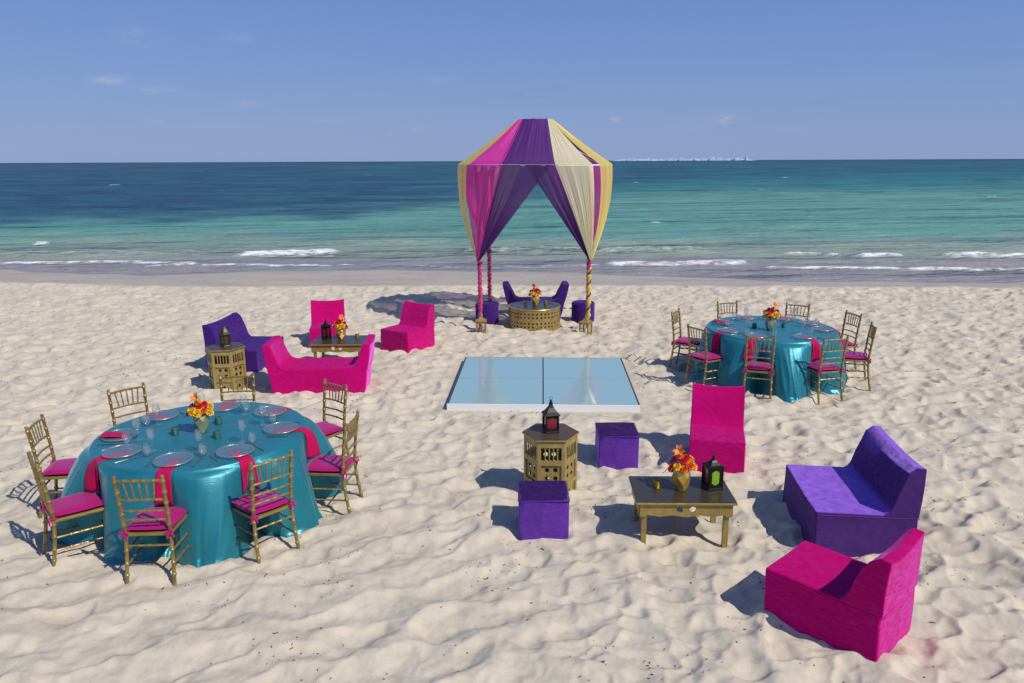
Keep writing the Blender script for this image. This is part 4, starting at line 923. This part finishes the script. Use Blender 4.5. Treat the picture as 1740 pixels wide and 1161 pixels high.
# ------------------------------------------------------------------ coffee tables
def coffee(loc, rz, L_, D_, label):
    root = empty('coffee_table', loc, rz, label, 'coffee table', 'low gold coffee tables'); g = M['gold']; H_ = .45
    mb = MB(); mb.box((0, 0, H_ - .0125), (L_, D_, .021)); o = mb.build('table_edge', g, root); bv = o.modifiers.new('b', 'BEVEL'); bv.width = .005; bv.segments = 2
    mb = MB(); mb.box((0, 0, H_), (L_ - .012, D_ - .012, .005)); mb.build('tabletop', M['dark_top'], root)
    ax, ay = L_ / 2 - .035, D_ / 2 - .035
    def apron(W, holes, T, nm='apron'):
        zt_ = H_ - .0235; lowz = zt_ - .125; out = [(-W, zt_), (-W, lowz + .005), (-W + .06, lowz + .005)]
        for i in range(0, 13):
            x_ = -W + .06 + (2 * W - .12) * i / 12; q = abs(i - 6) / 6; out.append((x_, lowz + .004 + .016 * (1 - q) ** .0 * (.5 + .5 * cos(q * 3 * PI)) * -1 + .016 + .004 * q))
        out += [(W - .06 + .001, lowz + .005), (W, lowz + .005), (W, zt_)]
        mb = MB(); plate(mb, out, holes, .018); o = mb.build(nm, g, root); o.matrix_basis = T
    hz = H_ - .0235 - .050; hl = [circ(-.057, hz, .029, 14), circ(.057, hz, .029, 14)]
    for s_ in (-1, 1): apron(ax, hl, Matrix.Translation((0, s_ * ay, 0)))
    for s_ in (-1, 1): apron(ay - .012, [], Matrix.Translation((s_ * ax, 0, 0)) @ Matrix.Rotation(PI / 2, 4, 'Z'))
    for sx in (-1, 1):
        for sy in (-1, 1):
            mb = MB(); mb.box((sx * (ax - .042), sy * (ay - .038), (H_ - .03 - .05) / 2), (.046, .046, H_ - .03 + .05)); o = mb.build('leg', g, root); bv = o.modifiers.new('b', 'BEVEL'); bv.width = .003; bv.segments = 2
    return root
coffee((1.515, 6.39, -.03), R(-1.5), .87, .58, 'gold coffee table with dark top, set with gold vase and green-paned lantern')
coffee((-2.85, 12.37, -.03), R(0), .88, .66, 'gold coffee table with dark top behind the magenta bench')
ctz = .4235
arrangement((1.51, 6.38, ctz), 1.32, M['vase_gold'], 4, 'faceted gold vase of yellow and red flowers on the near coffee table')
arrangement((-2.85, 12.42, ctz), 1.3, M['vase_gold'], 6, 'faceted gold vase of orange and yellow flowers on the far left coffee table', -1)
votive((1.30, 6.42, ctz), 'votive_gold', 'shiny gold votive cup at the left of the near coffee table')
votive((-2.59, 12.48, ctz), 'votive_gold', 'shiny gold votive cup on the far left coffee table, right of the flowers')

# ------------------------------------------------------------------ canopy
GX, GY, GR, GZ = .48, 15.98, 1.545, 3.215
gz = empty('canopy', (GX, GY, 0), 0, 'round beach canopy draped in magenta, purple and yellow sheer fabric on four wrapped posts', 'canopy')
TZ, TR = 4.10, .36
mb = MB(); mb.tube([(GR * cos(2 * PI * k / 64), GR * sin(2 * PI * k / 64), GZ) for k in range(65)], .014, 8, cap=False); mb.build('ring', M['white'], gz, smooth=True)
mb = MB(); mb.tube([(TR * cos(2 * PI * k / 32), TR * sin(2 * PI * k / 32), TZ - .012) for k in range(33)], .010, 8, cap=False); mb.build('top_ring', M['white'], gz, smooth=True)
for k in range(8):
    a_ = PI / 4 * k + PI / 8; pts = []
    for i in range(9):
        u = i / 8; r_ = TR + (GR - TR) * (u ** 1.5); pts.append((r_ * cos(a_), r_ * sin(a_), TZ - .02 + (GZ - TZ + .02) * (u ** .75)))
    mb = MB(); mb.tube(pts, .008, 6); mb.build('rib', M['white'], gz, smooth=True)
def ringpt(th, r, z): return Vector((r * sin(th), -r * cos(th), z))       # th = 0 faces the camera
def sheet(name, matk, rows, nu, foldn, seed, nv=34):
    """rows: callable(u, t) -> Vector, u across, t down"""
    pts = []; fold = []
    for i in range(nv):
        for j in range(nu): p, f = rows(j / (nu - 1), i / (nv - 1)); pts.append(p); fold.append(f)
    mb = MB(); mb.grid(pts, nv, nu); o = mb.build(name, M[matk], gz, smooth=True, clean=False)
    if 'sharp_edge' in o.data.attributes: o.data.attributes.remove(o.data.attributes['sharp_edge'])
    a = o.data.attributes.new('fold', 'FLOAT', 'POINT'); a.data.foreach_set('value', fold); return o
def roof(matk, r0_, r1_, t0_, t1_, seed):      # ring angles, top angles in degrees
    rg = random.Random(seed); ph = rg.random() * 6; ph2 = rg.random() * 6; k3 = rg.uniform(9, 12)
    def fn(u, t):
        A = ringpt(R(t0_ + (t1_ - t0_) * u), TR, 0); B = ringpt(R(r0_ + (r1_ - r0_) * u), GR + .016, 0)
        g = u * 6.28
        wv = (.4 * sin(g * 2.3 + ph) + .4 * sin(g * 4.1 + ph2 + t) + .35 * sin(g * k3 + 2 * sin(g * 1.7) + ph)) * (1 - .55 * t)
        z = TZ + .004 + (GZ + .017 - TZ) * t - .035 * sin(PI * t) + .020 * wv * sin(PI * min(1, t + .08)) 
        f = max(0, wv) * .16 + .16 * (1 - t) + .10 * (1 if t > .97 else 0) + (.10 if u < .04 or u > .96 else 0)
        P = A.lerp(B, t); P.z = z; return P, f
    sheet('roof_drape', matk, fn, 72, 0, seed)
def skirt(matk, a0, a1, pole, gzh, seed, bulge=.10, push=0.0):
    rg = random.Random(seed); ph = rg.random() * 6; ph2 = rg.random() * 6; k3 = rg.uniform(8, 11)
    G_ = Vector((pole[0], pole[1], gzh))
    def fn(u, t):
        th = R(a0 + (a1 - a0) * u); A = ringpt(th, GR + .016, GZ + .012)
        q = t ** 1.04; out = ringpt(th, 1, 0)
        Gp = G_ + out * (.045 + .010 * sin(u * 9)) + Vector((0, 0, 0))
        P = A.lerp(Gp, q); P += out * (bulge * sin(PI * t ** .9) * .95)
        wv = .4 * sin(u * 6.28 * 2.1 + ph) + .4 * sin(u * 6.28 * 3.7 + ph2 + 1.2 * t) + .38 * sin(u * 6.28 * k3 + 2 * sin(u * 9) + ph) * min(1, .25 + t)
        P += out * (.028 * wv * sin(PI * min(1, t * .9 + .05)))
        f = max(0, wv) * .16 + .45 * t ** 2.2 + (.12 if u < .05 or u > .95 else 0)
        return P, f
    sheet('side_drape', matk, fn, 72, 0, seed, 40)
PX_, PY_ = 1.07, 1.0
roof('sheer_yellow', -96, -56, -92, -64, 1); roof('sheer_magenta', -57, -25, -68, -42, 2); roof('sheer_purple', -27, 13, -46, 44, 3)
roof('sheer_cream', 12, 42, 42, 56, 4); roof('sheer_yellow', 50, 92, 55, 86, 5); roof('sheer_purple', 94, 125, 86, 125, 6); roof('sheer_magenta', 124, 158, 125, 158, 7)
roof('sheer_yellow', 157, 182, 158, 182, 8); roof('sheer_cream', 181, 205, 181, 203, 9); roof('sheer_magenta', 206, 236, 204, 236, 10); roof('sheer_purple', 235, 262, 236, 268, 11)
fl_, fr_, bl_, br_ = (-1.11, -.98), (1.04, -1.02), (-.98, 1.02), (1.23, .98)
skirt('sheer_yellow', -93, -58, fl_, 1.40, 21); skirt('sheer_magenta', -60, -24, fl_, 1.40, 22, .06); skirt('sheer_purple', -26, 9, fl_, 1.40, 23, .02)
skirt('sheer_purple', -8, 14, fr_, 1.40, 24, .02); skirt('sheer_cream', 12, 43, fr_, 1.40, 25, .06); skirt('sheer_yellow', 51, 93, fr_, 1.40, 26)
skirt('sheer_magenta', 94, 128, br_, 1.45, 27); skirt('sheer_purple', 126, 150, br_, 1.45, 28, .05); skirt('sheer_magenta', 150, 171, br_, 1.45, 29, .02)
skirt('sheer_cream', 190, 212, bl_, 1.45, 30, .02); skirt('sheer_purple', 210, 236, bl_, 1.45, 31, .05); skirt('sheer_magenta', 236, 266, bl_, 1.45, 32)
def post(px, py, cols_low, cols_up, lo=-.04):
    mb = MB(); mb.tube([(px, py, lo), (px, py, GZ - .02)], .022, 10); po = mb.build('post', M['white'], gz, smooth=True)
    def rope(z0, z1, cols, r, turns, nm):
        nz_ = int((z1 - z0) / .025); n_ = 12; pts = []
        for i in range(nz_ + 1):
            z = z0 + (z1 - z0) * i / nz_; rot = turns * 2 * PI * i / nz_; lump = 1 + .10 * sin(z * 47) + .08 * sin(z * 23 + 2)
            for k in range(n_):
                lob = 1 + .16 * cos(3 * (2 * PI * k / n_)); a_ = 2 * PI * k / n_ + rot; rr_ = r * lump * lob
                if i in (0, nz_): rr_ = r * .75
                pts.append((px + rr_ * cos(a_), py + rr_ * sin(a_), z))
        mb = MB(); mb.grid(pts, nz_ + 1, n_, wrap=True); mb.mi = [(q % n_) * len(cols) // n_ for q in range(len(mb.f))]
        mb.build(nm, [M[c] for c in cols], po, smooth=60)
    rope(lo + .02, 1.12, cols_low, .043, 4.5, 'fabric_wrap'); rope(1.12, 1.44, cols_up, .048, 1.4, 'fabric_wrap')
    rope(1.44, GZ - .10, ['wrap_magenta'], .040, 5, 'fabric_wrap')
    mb = MB(); mb.tube([(px, py, GZ - .11), (px, py, GZ + .014)], .042, 10); mb.build('post_cap', M['white'], gz, smooth=50)
for (px, py), lo_, up_ in [(fl_, ['wrap_magenta'] * 8 + ['wrap_purple'], ['wrap_magenta', 'wrap_magenta', 'wrap_purple']),
                           (fr_, ['wrap_gold'] * 5 + ['wrap_purple'], ['wrap_magenta', 'wrap_gold', 'wrap_purple', 'wrap_magenta']),
                           (bl_, ['wrap_magenta'] * 4 + ['wrap_purple'], ['wrap_magenta', 'wrap_purple']), (br_, ['wrap_magenta', 'wrap_purple'], ['wrap_magenta', 'wrap_gold'])]:
    post(px, py, lo_, up_)
# radial arms from the four post heads to the ring
for q_ in (fl_, fr_, bl_, br_):
    for _ in (0,):
        d = Vector((*q_, 0)); e = d.normalized() * (GR - .012); mb = MB(); mb.tube([(d.x, d.y, GZ - .012), (e.x, e.y, GZ - .002)], .012, 6); mb.build('bracket', M['white'], gz, smooth=True)

# ------------------------------------------------------------------ round pierced table under the canopy
rt = empty('round_coffee_table', (.46, 15.42, -.03), 0, 'round gold drum coffee table with pierced sides under the canopy', 'coffee table'); RR, RH = .525, .45
cirL = 2 * PI * RR; ncol = 40; holes = []; ex_ = []
for i in range(ncol):
    x_ = (i + .5) * cirL / ncol
    for z_ in (.355, .285, .165, .095): holes.append(circ(x_, z_, .0205, 8))
for i in range(ncol + 1):
    for z_ in (.01, .225, .43): ex_.append((min(cirL - .001, max(.001, i * cirL / ncol)), z_))
mb = MB(); bott = [(i * cirL / ncol, 0) for i in range(ncol + 1)]; tp = [(i * cirL / ncol, RH - .02) for i in range(ncol, -1, -1)]
plate(mb, bott + tp, holes, .012, extra=[], bend=lambda x, y, z: ((RR + y) * cos(x / RR), (RR + y) * sin(x / RR), z)); mb.build('pierced_side', M['drum_gold'], rt, smooth=35)
mb = MB(); mb.lathe([(RR - .02, RH - .02), (RR + .012, RH - .02), (RR + .016, RH - .010), (RR + .010, RH), (RR - .02, RH)], 64); mb.build('table_edge', M['drum_gold'], rt, smooth=40)
mb = MB(); mb.lathe([(RR - .012, -.0), (RR + .014, 0), (RR + .014, .022), (RR - .012, .022)], 64); mb.build('base_band', M['drum_gold'], rt, smooth=40)
mb = MB(); mb.lathe([(0, RH - .012), (RR - .021, RH - .012), (RR - .021, RH - .001), (0, RH - .001)], 64); mb.build('tabletop', M['dark_top'], rt)
arrangement((.48, 15.41, .42), 1.4, M['vase_gold'], 9, 'faceted gold vase of orange flowers on the round drum table under the canopy')
votive((.28, 15.47, .42), 'votive_gold', 'gold votive cup left of the flowers on the round drum table', .09)
votive((.69, 15.47, .42), 'votive_gold', 'gold votive cup right of the flowers on the round drum table', .09)
